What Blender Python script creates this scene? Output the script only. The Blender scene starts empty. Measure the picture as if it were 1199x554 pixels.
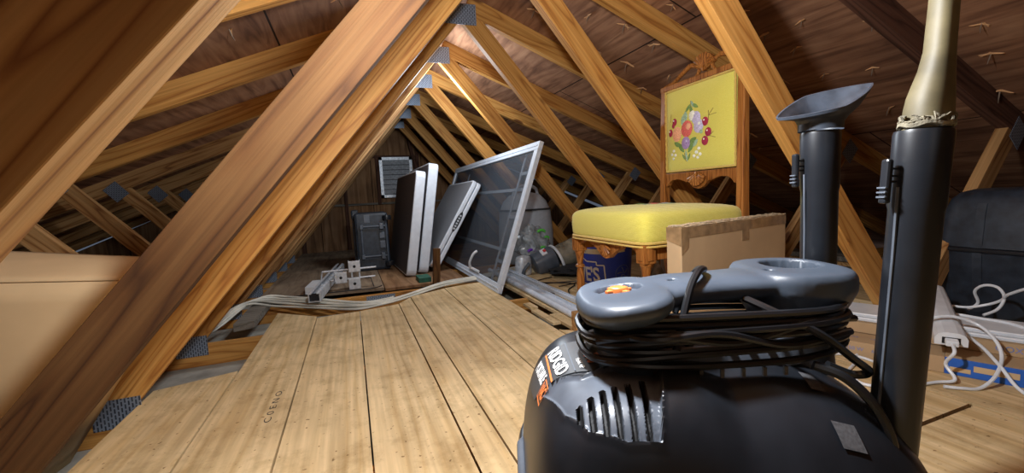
import bpy, bmesh, math, random
import numpy as np
from mathutils import Vector, Matrix, Euler
random.seed(7)
PI=math.pi
C=bpy.context.scene.collection
SC=bpy.context.scene

# ------------------------------------------------------------------ camera
CAM_F,YAW,PITCH,ROLL,CAM_H=497.586,0.3578,0.0943,-0.0504,0.5639
def set_camera():
    cy,sy,cp,sp=math.cos(YAW),math.sin(YAW),math.cos(PITCH),math.sin(PITCH)
    fw=Vector((sy*cp,cy*cp,-sp)); rt=Vector((cy,-sy,0)); up=rt.cross(fw)
    r2=rt*math.cos(ROLL)+up*math.sin(ROLL); u2=up*math.cos(ROLL)-rt*math.sin(ROLL)
    cd=bpy.data.cameras.new('camera'); cd.sensor_width=36; cd.sensor_fit='HORIZONTAL'
    cd.lens=CAM_F/1199*36; cd.clip_start=.02
    o=bpy.data.objects.new('camera',cd); C.objects.link(o)
    m=Matrix((r2,u2,-fw)).transposed().to_4x4(); m.translation=Vector((0,0,CAM_H))
    o.matrix_world=m; SC.camera=o
set_camera()

# ------------------------------------------------------------------ materials
def mat(name):
    m=bpy.data.materials.new(name); m.use_nodes=True
    nt=m.node_tree; return m,nt,nt.nodes['Principled BSDF']
def N(nt,t,**k):
    n=nt.nodes.new(t)
    for a,b in k.items():
        if a in n.inputs: n.inputs[a].default_value=b
        else: setattr(n,a,b)
    return n
def ramp(nt,stops,interp='LINEAR'):
    r=nt.nodes.new('ShaderNodeValToRGB'); e=r.color_ramp.elements; r.color_ramp.interpolation=interp
    while len(e)<len(stops): e.new(.5)
    for i,(p,c) in enumerate(stops):
        e[i].position=p; e[i].color=(*c,1) if len(c)==3 else c
    return r
def plain(name,col,rough=.5,metal=0,var=.08,scale=30,bump=.0,spec=.5,coat=0,alpha=None,trans=None):
    m,nt,b=mat(name); L=nt.links.new
    tc=N(nt,'ShaderNodeTexCoord'); no=N(nt,'ShaderNodeTexNoise'); no.inputs['Scale'].default_value=scale; no.inputs['Detail'].default_value=4
    L(tc.outputs['Object'],no.inputs['Vector'])
    lo=tuple(max(0,c*(1-var*2)) for c in col); hi=tuple(min(1,c*(1+var*2)) for c in col)
    r=ramp(nt,[(.3,lo),(.7,hi)]); L(no.outputs['Fac'],r.inputs['Fac']); L(r.outputs['Color'],b.inputs['Base Color'])
    b.inputs['Roughness'].default_value=rough; b.inputs['Metallic'].default_value=metal
    b.inputs['Specular IOR Level'].default_value=spec; b.inputs['Coat Weight'].default_value=coat
    if alpha is not None: b.inputs['Alpha'].default_value=alpha
    if trans: b.inputs['Transmission Weight'].default_value=trans
    if bump:
        bp=N(nt,'ShaderNodeBump'); bp.inputs['Strength'].default_value=bump; bp.inputs['Distance'].default_value=.004
        L(no.outputs['Fac'],bp.inputs['Height']); L(bp.outputs['Normal'],b.inputs['Normal'])
    return m
def wood(name,light,mid,dark,grain=1.0,rough=.6,spread=.12,knots=.5,knotcol=(.09,.03,.012),bump=.25,axis=0,redk=.35):
    """boards: grain runs along the object's local X"""
    m,nt,b=mat(name); L=nt.links.new
    tc=N(nt,'ShaderNodeTexCoord'); oi=N(nt,'ShaderNodeObjectInfo')
    off=N(nt,'ShaderNodeCombineXYZ'); mu=N(nt,'ShaderNodeMath',operation='MULTIPLY'); mu.inputs[1].default_value=37.
    L(oi.outputs['Random'],mu.inputs[0])
    for i in range(3): L(mu.outputs[0],off.inputs[i])
    ad=N(nt,'ShaderNodeVectorMath',operation='ADD'); L(tc.outputs['Object'],ad.inputs[0]); L(off.outputs[0],ad.inputs[1])
    mp=N(nt,'ShaderNodeMapping'); s=[9*grain]*3; s[axis]=.55*grain; mp.inputs['Scale'].default_value=s
    L(ad.outputs[0],mp.inputs['Vector'])
    # knot field distorts the rings
    mk=N(nt,'ShaderNodeMapping'); sk=[7.]*3; sk[axis]=2.6; mk.inputs['Scale'].default_value=sk; L(ad.outputs[0],mk.inputs['Vector'])
    vo=N(nt,'ShaderNodeTexVoronoi'); vo.inputs['Scale'].default_value=1.; L(mk.outputs[0],vo.inputs['Vector'])
    kr=ramp(nt,[(0,(1,1,1)),(.10,(.8,.8,.8)),(.14,(0,0,0))]); L(vo.outputs['Distance'],kr.inputs['Fac'])
    n1=N(nt,'ShaderNodeTexNoise'); n1.inputs['Scale'].default_value=1.1; n1.inputs['Detail'].default_value=2; L(mp.outputs[0],n1.inputs['Vector'])
    m1=N(nt,'ShaderNodeMath',operation='MULTIPLY'); m1.inputs[1].default_value=11.; L(n1.outputs['Fac'],m1.inputs[0])
    kd=N(nt,'ShaderNodeMath',operation='DIVIDE'); kd.inputs[0].default_value=.22*knots; k2=N(nt,'ShaderNodeMath',operation='ADD'); k2.inputs[1].default_value=.08
    L(vo.outputs['Distance'],k2.inputs[0]); L(k2.outputs[0],kd.inputs[1])
    m2=N(nt,'ShaderNodeMath',operation='ADD'); L(m1.outputs[0],m2.inputs[0]); L(kd.outputs[0],m2.inputs[1])
    fr=N(nt,'ShaderNodeMath',operation='PINGPONG'); fr.inputs[1].default_value=.5; L(m2.outputs[0],fr.inputs[0])
    m3=N(nt,'ShaderNodeMath',operation='MULTIPLY'); m3.inputs[1].default_value=2.; L(fr.outputs[0],m3.inputs[0])
    r1=ramp(nt,[(0,dark),(spread+.1,mid),(.75,light),(1,light)]); L(m3.outputs[0],r1.inputs['Fac'])
    # fine streaks
    mf=N(nt,'ShaderNodeMapping'); sf=[160.*grain]*3; sf[axis]=3.; mf.inputs['Scale'].default_value=sf; L(ad.outputs[0],mf.inputs['Vector'])
    n2=N(nt,'ShaderNodeTexNoise'); n2.inputs['Scale'].default_value=1.; n2.inputs['Detail'].default_value=3; L(mf.outputs[0],n2.inputs['Vector'])
    r2=ramp(nt,[(.3,(.72,.70,.66)),(.65,(1.08,1.08,1.08))]); L(n2.outputs['Fac'],r2.inputs['Fac'])
    mx=N(nt,'ShaderNodeMixRGB',blend_type='MULTIPLY'); mx.inputs['Fac'].default_value=.8; L(r1.outputs['Color'],mx.inputs[1]); L(r2.outputs['Color'],mx.inputs[2])
    # broad tone, differs per board
    n3=N(nt,'ShaderNodeTexNoise'); n3.inputs['Scale'].default_value=2.2; n3.inputs['Detail'].default_value=3; L(ad.outputs[0],n3.inputs['Vector'])
    r3=ramp(nt,[(.3,(.80,.76,.72)),(.7,(1.06,1.06,1.06))]); L(n3.outputs['Fac'],r3.inputs['Fac'])
    mx2=N(nt,'ShaderNodeMixRGB',blend_type='MULTIPLY'); mx2.inputs['Fac'].default_value=1.; L(mx.outputs[0],mx2.inputs[1]); L(r3.outputs['Color'],mx2.inputs[2])
    # knots: only a share of the cells keep theirs
    sp=N(nt,'ShaderNodeSeparateColor'); L(vo.outputs['Color'],sp.inputs[0])
    gt=N(nt,'ShaderNodeMath',operation='LESS_THAN'); gt.inputs[1].default_value=redk; L(sp.outputs[0],gt.inputs[0])
    km=N(nt,'ShaderNodeMath',operation='MULTIPLY'); L(kr.outputs['Color'],km.inputs[0]); L(gt.outputs[0],km.inputs[1])
    mx3=N(nt,'ShaderNodeMixRGB'); mx3.inputs[2].default_value=(*knotcol,1); L(km.outputs[0],mx3.inputs['Fac']); L(mx2.outputs[0],mx3.inputs[1])
    L(mx3.outputs[0],b.inputs['Base Color']); b.inputs['Roughness'].default_value=rough; b.inputs['Specular IOR Level'].default_value=.25
    bp=N(nt,'ShaderNodeBump'); bp.inputs['Strength'].default_value=bump; bp.inputs['Distance'].default_value=.002
    L(n2.outputs['Fac'],bp.inputs['Height']); L(bp.outputs['Normal'],b.inputs['Normal'])
    return m
def bg(n,v): return n
M={}
M['pine']=wood('pine framing wood',(.58,.30,.082),(.50,.235,.056),(.34,.135,.03))
M['pine_red']=wood('reddish rough sawn pine',(.125,.060,.020),(.100,.043,.013),(.055,.022,.007),grain=.8,rough=.8,bump=.9,redk=.2)
M['pine_pale']=wood('pale pine framing wood',(.50,.29,.12),(.40,.21,.075),(.22,.09,.03))
M['pine_dark']=wood('dark and shaded framing wood',(.12,.055,.035),(.09,.04,.025),(.05,.02,.012),rough=.8)  # also paints the shade on the first truss's right rafter
M['pine_grey']=wood('dusty grey wood',(.22,.20,.17),(.17,.155,.13),(.10,.09,.075),rough=.9,redk=0)
M['chairwood']=wood('varnished oak',(.36,.145,.036),(.28,.10,.022),(.14,.045,.011),grain=2.,rough=.32,bump=.1,redk=0,axis=2)
def plank_mat():
    m=wood('pale plywood planks',(.72,.55,.31),(.68,.51,.275),(.61,.435,.215),grain=.45,rough=.7,spread=.2,bump=.15,redk=0,axis=1)
    nt=m.node_tree; b=nt.nodes['Principled BSDF']; L=nt.links.new
    src=b.inputs['Base Color'].links[0].from_socket
    tc=N(nt,'ShaderNodeTexCoord')
    no=N(nt,'ShaderNodeTexNoise'); no.inputs['Scale'].default_value=9; no.inputs['Detail'].default_value=8; no.inputs['Roughness'].default_value=.7; L(tc.outputs['Object'],no.inputs['Vector'])
    r=ramp(nt,[(.35,(.70,.66,.58)),(.5,(1,1,1)),(.75,(1.12,1.1,1.05))]); L(no.outputs['Fac'],r.inputs['Fac'])
    mx=N(nt,'ShaderNodeMixRGB',blend_type='MULTIPLY'); mx.inputs['Fac'].default_value=.75; L(src,mx.inputs[1]); L(r.outputs['Color'],mx.inputs[2])
    # dirt specks
    n2=N(nt,'ShaderNodeTexNoise'); n2.inputs['Scale'].default_value=70; n2.inputs['Detail'].default_value=5; L(tc.outputs['Object'],n2.inputs['Vector'])
    r2=ramp(nt,[(.30,(.25,.17,.09)),(.345,(1,1,1))]); L(n2.outputs['Fac'],r2.inputs['Fac'])
    mx2=N(nt,'ShaderNodeMixRGB',blend_type='MULTIPLY'); mx2.inputs['Fac'].default_value=.8; L(mx.outputs[0],mx2.inputs[1]); L(r2.outputs['Color'],mx2.inputs[2])
    L(mx2.outputs[0],b.inputs['Base Color'])
    return m
M['plank']=plank_mat()
def sheath_mat(name,c1,c2,c3,seam=(.02,.01,.006),bw=2.44,bh=1.22,seams=True):
    m,nt,b=mat(name); L=nt.links.new
    tc=N(nt,'ShaderNodeTexCoord')
    mp=N(nt,'ShaderNodeMapping'); mp.inputs['Scale'].default_value=(14,1.6,1); L(tc.outputs['Object'],mp.inputs['Vector'])
    no=N(nt,'ShaderNodeTexNoise'); no.inputs['Scale'].default_value=1.4; no.inputs['Detail'].default_value=7; no.inputs['Distortion'].default_value=1.2; L(mp.outputs[0],no.inputs['Vector'])
    r=ramp(nt,[(.3,c3),(.5,c2),(.68,c1)]); L(no.outputs['Fac'],r.inputs['Fac'])
    n3=N(nt,'ShaderNodeTexNoise'); n3.inputs['Scale'].default_value=2.5; n3.inputs['Detail'].default_value=5; L(tc.outputs['Object'],n3.inputs['Vector'])
    r3=ramp(nt,[(.35,(.55,.5,.5)),(.65,(1.15,1.1,1.05))]); L(n3.outputs['Fac'],r3.inputs['Fac'])
    mx=N(nt,'ShaderNodeMixRGB',blend_type='MULTIPLY'); mx.inputs['Fac'].default_value=.8; L(r.outputs['Color'],mx.inputs[1]); L(r3.outputs['Color'],mx.inputs[2])
    out=mx.outputs[0]
    if seams:
        br=N(nt,'ShaderNodeTexBrick'); br.inputs['Scale'].default_value=1; br.inputs['Brick Width'].default_value=bw; br.inputs['Row Height'].default_value=bh; br.inputs['Mortar Size'].default_value=.004; br.inputs['Mortar Smooth'].default_value=.1
        sw=N(nt,'ShaderNodeMapping'); sw.inputs['Rotation'].default_value=(0,0,PI/2); sw.inputs['Location'].default_value=(.2,.35,0); L(tc.outputs['Object'],sw.inputs['Vector']); L(sw.outputs[0],br.inputs['Vector'])
        mx2=N(nt,'ShaderNodeMixRGB'); mx2.inputs[2].default_value=(*seam,1); L(br.outputs['Fac'],mx2.inputs['Fac']); L(out,mx2.inputs[1]); out=mx2.outputs[0]
    L(out,b.inputs['Base Color']); b.inputs['Roughness'].default_value=.85; b.inputs['Specular IOR Level'].default_value=.15
    bp=N(nt,'ShaderNodeBump'); bp.inputs['Strength'].default_value=.35; bp.inputs['Distance'].default_value=.003; L(no.outputs['Fac'],bp.inputs['Height']); L(bp.outputs['Normal'],b.inputs['Normal'])
    return m
M['sheath']=sheath_mat('roof sheathing',(.40,.225,.13),(.30,.155,.088),(.16,.078,.045))
M['gable']=sheath_mat('gable plywood',(.36,.22,.12),(.27,.15,.075),(.13,.07,.035),bw=1.22,bh=.62)
M['gyp']=plain('dusty gypsum board',(.30,.29,.25),.95,var=.12,scale=14)
def plate_mat():
    m,nt,b=mat('galvanised nail plate'); L=nt.links.new
    tc=N(nt,'ShaderNodeTexCoord')
    br=N(nt,'ShaderNodeTexBrick'); br.offset=.5; br.inputs['Scale'].default_value=1; br.inputs['Brick Width'].default_value=.018; br.inputs['Row Height'].default_value=.0085; br.inputs['Mortar Size'].default_value=.0026; br.inputs['Mortar Smooth'].default_value=.2
    br.inputs['Color1'].default_value=(.06,.07,.09,1); br.inputs['Color2'].default_value=(.10,.12,.15,1); br.inputs['Mortar'].default_value=(.34,.40,.50,1)
    sp=N(nt,'ShaderNodeSeparateXYZ'); cb=N(nt,'ShaderNodeCombineXYZ'); L(tc.outputs['Object'],sp.inputs[0]); L(sp.outputs[0],cb.inputs[1]); L(sp.outputs[2],cb.inputs[0]); L(cb.outputs[0],br.inputs['Vector'])
    L(br.outputs['Color'],b.inputs['Base Color']); b.inputs['Roughness'].default_value=.45; b.inputs['Metallic'].default_value=.6
    bp=N(nt,'ShaderNodeBump'); bp.inputs['Strength'].default_value=.5; bp.inputs['Distance'].default_value=.002; L(br.outputs['Fac'],bp.inputs['Height']); bp.invert=True; L(bp.outputs['Normal'],b.inputs['Normal'])
    return m
M['plate']=plate_mat()
M['blackpl']=plain('black moulded plastic',(.011,.013,.017),.33,var=.15,scale=18,spec=.5)
M['bluepl']=plain('slate plastic lightened for the lit vent',(.085,.10,.125),.42,var=.12,scale=22,spec=.5)  # lightened so vent facet and upper housing hold their light in the colour
M['handle']=plain('smooth slate blue black plastic',(.055,.072,.098),.42,var=.08,scale=16,spec=.6)
M['decal']=plain('dark grey decal',(.055,.058,.062),.45,var=.05)
M['nozz']=plain('dark slate nozzle plastic',(.035,.043,.058),.4,var=.2,scale=40)
M['hole']=plain('black of shaded holes',(.004,.004,.005),.7,var=.05)  # painted black for the shade inside slots, holes and sockets
M['orange']=plain('orange plastic',(.75,.20,.05),.4,var=.05)
M['orange_tank']=plain('orange drum plastic',(.55,.13,.03),.45,var=.08)
M['cord']=plain('black rubber cord',(.006,.007,.009),.33,var=.1,spec=.7)
M['white']=plain('white plastic',(.72,.75,.78),.4,var=.03)
M['whitetxt']=plain('white print',(.82,.84,.84),.5,var=.02)
M['bluetxt']=plain('faded blue print',(.16,.22,.48),.6,var=.1)
M['orangetxt']=plain('orange print',(.8,.22,.06),.5,var=.02)
M['label']=plain('grey sticker paper with handle shade',(.075,.075,.08),.6,var=.15,scale=300)  # grey darkened so the stickers carry the handle's shadow in their colour
M['cable']=plain('cream sheathed cable',(.66,.65,.57),.5,var=.12,scale=8)
M['wcable']=plain('white power cord',(.72,.76,.80),.35,var=.03)
M['alu']=plain('brushed aluminium',(.62,.65,.68),.4,metal=.35,var=.08,scale=25)
M['alum']=plain('dull galvanised steel',(.60,.63,.67),.4,metal=.3,var=.15,scale=40)
M['framew']=plain('white coated frame',(.60,.66,.74),.4,var=.04)
M['card']=plain('brown corrugated cardboard',(.44,.30,.165),.8,var=.06,scale=6,bump=.1)
M['cardl']=plain('pale brown cardboard',(.60,.43,.235),.8,var=.05,scale=5,bump=.1)
M['tape']=plain('shiny brown packing tape',(.27,.17,.085),.22,var=.2,scale=25,spec=.8)
M['cardedge']=plain('torn cardboard edge',(.62,.50,.33),.9,var=.2,scale=90)
M['bluebox']=plain('blue printed carton',(.02,.12,.50),.5,var=.04)
M['bucket']=plain('blue bucket plastic',(.02,.06,.62),.35,var=.05)
M['tapew']=plain('cream masking tape',(.66,.62,.47),.7,var=.05)
M['tabletop']=plain('speckled brown grey table top',(.085,.075,.078),.55,var=.15,scale=120)
M['tabletopg']=plain('speckled grey table top',(.20,.205,.22),.5,var=.12,scale=120)
M['tableedge']=plain('light grey table edge',(.62,.66,.72),.4,var=.03)
M['green']=plain('green painted wood',(.01,.10,.06),.6,var=.2)
M['case']=plain('black hard case plastic',(.021,.029,.042),.45,var=.2,scale=30,bump=.15)
M['gunk']=plain('dusty cream nozzle plastic',(.105,.085,.040),.6,var=.2,scale=22)
M['fluff']=plain('matted dust and hair',(.17,.15,.105),.95,var=.25,scale=140,bump=.8)
M['purple']=plain('purple plastic',(.16,.03,.42),.3,var=.05)
M['lime']=plain('lime green plastic',(.12,.62,.08),.35,var=.05)
M['red']=plain('red sticker',(.6,.03,.03),.4,var=.05)
M['bin']=plain('smoky clear bin',(.30,.27,.20),.12,var=.3,scale=14,alpha=.72,spec=.8)
M['bag']=plain('clear wrinkled bag',(.42,.46,.48),.15,var=.3,scale=25,bump=.9,alpha=.6,spec=.9)
M['greypl']=plain('pale grey plastic',(.50,.53,.57),.45,var=.05)
M['nail']=plain('rusty nail steel',(.30,.24,.18),.45,metal=.6,var=.2,scale=60)
M['splinter']=plain('torn wood splinter',(.50,.27,.12),.8,var=.2,scale=60)
M['ink']=plain('black ink stamp',(.03,.022,.018),.8,var=.1)
M['bag2']=plain('black cloth',(.012,.012,.014),.9,var=.2)
def fabric(name,base,base2,sc=260):
    m,nt,b=mat(name); L=nt.links.new
    tc=N(nt,'ShaderNodeTexCoord'); wv=N(nt,'ShaderNodeTexWave',bands_direction='Z'); wv.inputs['Scale'].default_value=sc*.35; wv.inputs['Distortion'].default_value=3; wv.inputs['Detail'].default_value=2; wv.inputs['Detail Scale'].default_value=2
    L(tc.outputs['Object'],wv.inputs['Vector'])
    no=N(nt,'ShaderNodeTexNoise'); no.inputs['Scale'].default_value=sc; no.inputs['Detail'].default_value=3; L(tc.outputs['Object'],no.inputs['Vector'])
    ad=N(nt,'ShaderNodeMath',operation='ADD'); L(wv.outputs['Fac'],ad.inputs[0]); L(no.outputs['Fac'],ad.inputs[1])
    r=ramp(nt,[(.3,base2),(.65,base)]); mm=N(nt,'ShaderNodeMath',operation='MULTIPLY'); mm.inputs[1].default_value=.5; L(ad.outputs[0],mm.inputs[0]); L(mm.outputs[0],r.inputs['Fac'])
    L(r.outputs['Color'],b.inputs['Base Color']); b.inputs['Roughness'].default_value=.85; b.inputs['Sheen Weight'].default_value=.2; b.inputs['Specular IOR Level'].default_value=.2
    bp=N(nt,'ShaderNodeBump'); bp.inputs['Strength'].default_value=.55; bp.inputs['Distance'].default_value=.002; L(ad.outputs[0],bp.inputs['Height']); L(bp.outputs['Normal'],b.inputs['Normal'])
    return m
M['yellow']=fabric('yellow needlepoint fabric',(.74,.67,.15),(.62,.53,.07))
M['gimp']=fabric('golden braid trim',(.80,.58,.16),(.45,.27,.03),500)
for k,c in dict(cherry=(.32,.02,.05),peach=(.80,.36,.20),peach2=(.62,.12,.10),plum=(.33,.22,.42),plum2=(.50,.45,.62),cream=(.78,.76,.62),leaf=(.16,.26,.07),leaf2=(.30,.42,.28),twig=(.28,.20,.05)).items():
    M[k]=plain('embroidered '+k,c,.85,var=.18,scale=220)

# ------------------------------------------------------------------ mesh builder
class MB:
    def __init__(s): s.v=[];s.f=[];s.m=[];s.mats=[];s.sm=[]
    def mi(s,k):
        if k not in s.mats: s.mats.append(k)
        return s.mats.index(k)
    def add(s,vs,fs,k,smooth=False,T=None):
        b=len(s.v)
        for v in vs:
            v=Vector(v)
            s.v.append(T@v if T is not None else v)
        i=s.mi(k)
        for f in fs: s.f.append([b+j for j in f]); s.m.append(i); s.sm.append(smooth)
    def box(s,lo,hi,k,T=None,bev=0):
        x0,y0,z0=lo;x1,y1,z1=hi
        if bev<=0:
            s.add([(x0,y0,z0),(x1,y0,z0),(x1,y1,z0),(x0,y1,z0),(x0,y0,z1),(x1,y0,z1),(x1,y1,z1),(x0,y1,z1)],
              [(0,3,2,1),(4,5,6,7),(0,1,5,4),(1,2,6,5),(2,3,7,6),(3,0,4,7)],k,False,T)
        else:
            bm=bmesh.new(); bmesh.ops.create_cube(bm,size=1)
            for v in bm.verts: v.co=Vector(((x0+x1)/2+v.co.x*(x1-x0),(y0+y1)/2+v.co.y*(y1-y0),(z0+z1)/2+v.co.z*(z1-z0)))
            bmesh.ops.bevel(bm,geom=bm.edges[:],offset=bev,segments=2,profile=.5,affect='EDGES')
            bm.verts.index_update(); s.add([v.co.copy() for v in bm.verts],[[v.index for v in f.verts] for f in bm.faces],k,False,T); bm.free()
    def prism(s,pts,h0,h1,k,T=None,axis='z',smooth=False):
        """pts: 2D outline ccw; extruded h0..h1 along axis"""
        n=len(pts)
        def P(p,h):
            return {'z':(p[0],p[1],h),'y':(p[0],h,p[1]),'x':(h,p[0],p[1])}[axis]
        vs=[P(p,h0) for p in pts]+[P(p,h1) for p in pts]
        fs=[list(range(n))[::-1],list(range(n,2*n))]+[(i,(i+1)%n,n+(i+1)%n,n+i) for i in range(n)]
        s.add(vs,fs,k,smooth,T)
    def lathe(s,prof,k,T=None,seg=24,cap=True):
        vs=[];fs=[];n=len(prof)
        for r,z in prof:
            for i in range(seg): a=2*PI*i/seg; vs.append((r*math.cos(a),r*math.sin(a),z))
        for j in range(n-1):
            for i in range(seg): fs.append((j*seg+i,j*seg+(i+1)%seg,(j+1)*seg+(i+1)%seg,(j+1)*seg+i))
        if cap: fs.append(list(range(seg))[::-1]); fs.append([(n-1)*seg+i for i in range(seg)])
        s.add(vs,fs,k,True,T)
    def tube(s,pts,r,k,seg=8,closed=False,T=None,smoothpts=0):
        pts=[Vector(p) for p in pts]
        if smoothpts: pts=catmull(pts,smoothpts,closed)
        n=len(pts); rr=r if isinstance(r,(list,tuple)) else [r]*n
        if len(rr)!=n: rr=[rr[min(len(rr)-1,int(i*len(rr)/n))] for i in range(n)]
        tang=[]
        for i in range(n):
            a=pts[(i-1)%n] if (closed or i>0) else pts[0]; b=pts[(i+1)%n] if (closed or i<n-1) else pts[-1]
            d=(b-a); tang.append(d.normalized() if d.length>1e-9 else Vector((0,0,1)))
        up=Vector((0,0,1)) if abs(tang[0].z)<.9 else Vector((1,0,0))
        nrm=(up-tang[0]*up.dot(tang[0])).normalized(); vs=[];fs=[]
        for i in range(n):
            nrm=(nrm-tang[i]*nrm.dot(tang[i])); nrm=nrm.normalized() if nrm.length>1e-6 else tang[i].orthogonal().normalized()
            bi=tang[i].cross(nrm)
            for j in range(seg):
                a=2*PI*j/seg; vs.append(pts[i]+(nrm*math.cos(a)+bi*math.sin(a))*rr[i])
        m=n if closed else n-1
        for i in range(m):
            for j in range(seg):
                a=i*seg;b=((i+1)%n)*seg; fs.append((a+j,a+(j+1)%seg,b+(j+1)%seg,b+j))
        if not closed: fs.append(list(range(seg))[::-1]); fs.append([(n-1)*seg+i for i in range(seg)])
        s.add(vs,fs,k,True,T)
    def loft(s,rings,k,closed_caps=True,T=None,smooth=True):
        n=len(rings[0]); vs=[p for r in rings for p in r]; fs=[]
        for j in range(len(rings)-1):
            for i in range(n): fs.append((j*n+i,j*n+(i+1)%n,(j+1)*n+(i+1)%n,(j+1)*n+i))
        if closed_caps: fs.append(list(range(n))[::-1]); fs.append([(len(rings)-1)*n+i for i in range(n)])
        s.add(vs,fs,k,smooth,T)
    def build(s,name,parent=None,loc=None,rot=None,mods=None,sharp=35):
        me=bpy.data.meshes.new(name); me.from_pydata([tuple(v) for v in s.v],[],s.f)
        for k in s.mats: me.materials.append(M[k])
        me.polygons.foreach_set('material_index',s.m); me.polygons.foreach_set('use_smooth',s.sm)
        bm=bmesh.new(); bm.from_mesh(me); bmesh.ops.recalc_face_normals(bm,faces=bm.faces)
        for e in bm.edges:
            if len(e.link_faces)==2 and e.calc_face_angle(0)>math.radians(sharp): e.smooth=False
        bm.to_mesh(me); bm.free(); me.update()
        o=bpy.data.objects.new(name,me); C.objects.link(o)
        if parent is not None: o.parent=parent
        if loc is not None: o.location=loc
        if rot is not None: o.rotation_euler=rot
        for m in (mods or []):
            md=o.modifiers.new(m[0].lower(),m[0])
            for a,b in m[1].items(): setattr(md,a,b)
        return o
def catmull(P,n,closed=False):
    out=[];N_=len(P)
    rng=range(N_) if closed else range(N_-1)
    for i in rng:
        g=(lambda j:P[j%N_]) if closed else (lambda j:P[max(0,min(N_-1,j))])
        p0,p1,p2,p3=g(i-1),g(i),g(i+1),g(i+2)
        for t in range(n):
            t/=n; out.append(.5*((2*p1)+(p2-p0)*t+(2*p0-5*p1+4*p2-p3)*t*t+(3*p1-p0-3*p2+p3)*t**3))
    if not closed: out.append(P[-1].copy())
    return out
def tag(o,label=None,cat=None,group=None,kind=None):
    if label: o['label']=label
    if cat: o['category']=cat
    if group: o['group']=group
    if kind: o['kind']=kind
    return o
def empty(name,loc=(0,0,0),rz=0,rot=None):
    o=bpy.data.objects.new(name,None); C.objects.link(o); o.location=loc; o.rotation_euler=rot or (0,0,rz); o.empty_display_size=.05; return o
def copytree(o,parent=None):
    c=o.copy(); C.objects.link(c)
    if parent is not None: c.parent=parent
    for ch in list(o.children): copytree(ch,c)
    return c
def sup(cx,cy,z,A,B,n=2.5,seg=48):
    out=[]
    for i in range(seg):
        t=2*PI*i/seg; c,s=math.cos(t),math.sin(t)
        out.append((cx+A*math.copysign(abs(c)**(2/n),c),cy+B*math.copysign(abs(s)**(2/n),s),z))
    return out
def T3(loc=(0,0,0),rot=(0,0,0),sc=(1,1,1)):
    return Matrix.Translation(loc)@Euler(rot).to_matrix().to_4x4()@Matrix.Diagonal((*sc,1))
def text_mesh(txt,size,extr=.0004,font_bold=.0,space=1.0,offset=0.):
    """letters as geometry in the XY plane (vertices, faces)"""
    cu=bpy.data.curves.new('t','FONT'); cu.body=txt; cu.size=size; cu.extrude=extr; cu.offset=offset; cu.space_character=space
    cu.align_x='CENTER'; cu.align_y='CENTER'; cu.resolution_u=3
    o=bpy.data.objects.new('t',cu); C.objects.link(o); dg=bpy.context.evaluated_depsgraph_get()
    me=bpy.data.meshes.new_from_object(o.evaluated_get(dg)); vs=[v.co.copy() for v in me.vertices]; fs=[list(p.vertices) for p in me.polygons]
    bpy.data.objects.remove(o); bpy.data.curves.remove(cu); bpy.data.meshes.remove(me)
    return vs,fs
def bool_diff(o,cutters):
    """carve cutters (MB objects) out of o, applied, helpers deleted"""
    for c in cutters:
        md=o.modifiers.new('b','BOOLEAN'); md.operation='DIFFERENCE'; md.solver='EXACT'; md.object=c
    return bake(o,cutters)
def bake(o,dele=()):
    bpy.context.view_layer.update()
    dg=bpy.context.evaluated_depsgraph_get(); me=bpy.data.meshes.new_from_object(o.evaluated_get(dg),preserve_all_data_layers=True,depsgraph=dg)
    o.modifiers.clear(); o.data=me
    for c in dele: bpy.data.objects.remove(c)
    return o
def board(name,p0,p1,w,t,k,parent=None,nrm=(0,1,0),side=1,bev=.0015):
    """board whose edge line p0->p1 lies on its lower/inner edge; width w goes to `side` of it, thickness t along nrm"""
    p0,p1,nrm=Vector(p0),Vector(p1),Vector(nrm).normalized(); d=(p1-p0); L=d.length; d.normalize()
    wd=nrm.cross(d)*side
    b=MB(); 
    if side>0: b.box((0,0,0),(L,t,w),k,bev=bev)
    else: b.box((0,0,0),(L,t,w),k,bev=bev)
    zx=-wd if False else wd
    m=Matrix((d,nrm,d.cross(nrm))).transposed().to_4x4()
    flip=1 if d.cross(nrm).dot(wd)>0 else -1
    if flip<0:
        for v in b.v: v.z=-v.z
    o=b.build(name,parent); m.translation=p0; o.matrix_local=m
    return o
M['plyd']=sheath_mat('dusty plywood sheet',(.34,.27,.19),(.28,.215,.15),(.18,.13,.09),seams=False)
M['plyr']=sheath_mat('reddish plywood sheet',(.36,.22,.12),(.28,.165,.085),(.17,.09,.045),seams=False)
# ------------------------------------------------------------------ the attic shell
XP,ZP,XL,XR=.577,1.4409,-.6425,1.7965
SL=.405; ZR=1.487; Y0=.892; S=.6096; YG=5.6
ca,sa=math.cos(math.atan(SL)),math.sin(math.atan(SL))
ZS=ZR+.089/ca
def ceiling(side):
    b=MB(); b.box((0,-2.2,0),(4.55,YG+.05,.014),'sheath')
    o=b.build('ceiling_right' if side>0 else 'ceiling_left')
    X=Vector((side*ca,0,-sa)); Yv=Vector((0,1,0)) if side>0 else Vector((0,-1,0)); Zv=X.cross(Yv)
    m=Matrix((X,Yv,Zv)).transposed().to_4x4()
    if side<0:
        for v in o.data.vertices: v.co.y=-v.co.y
        o.data.flip_normals()
    m.translation=Vector((XP,0,ZS)); o.matrix_local=m
    return tag(o,kind='structure')
ceil_r=ceiling(1); ceil_l=ceiling(-1)
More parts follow.
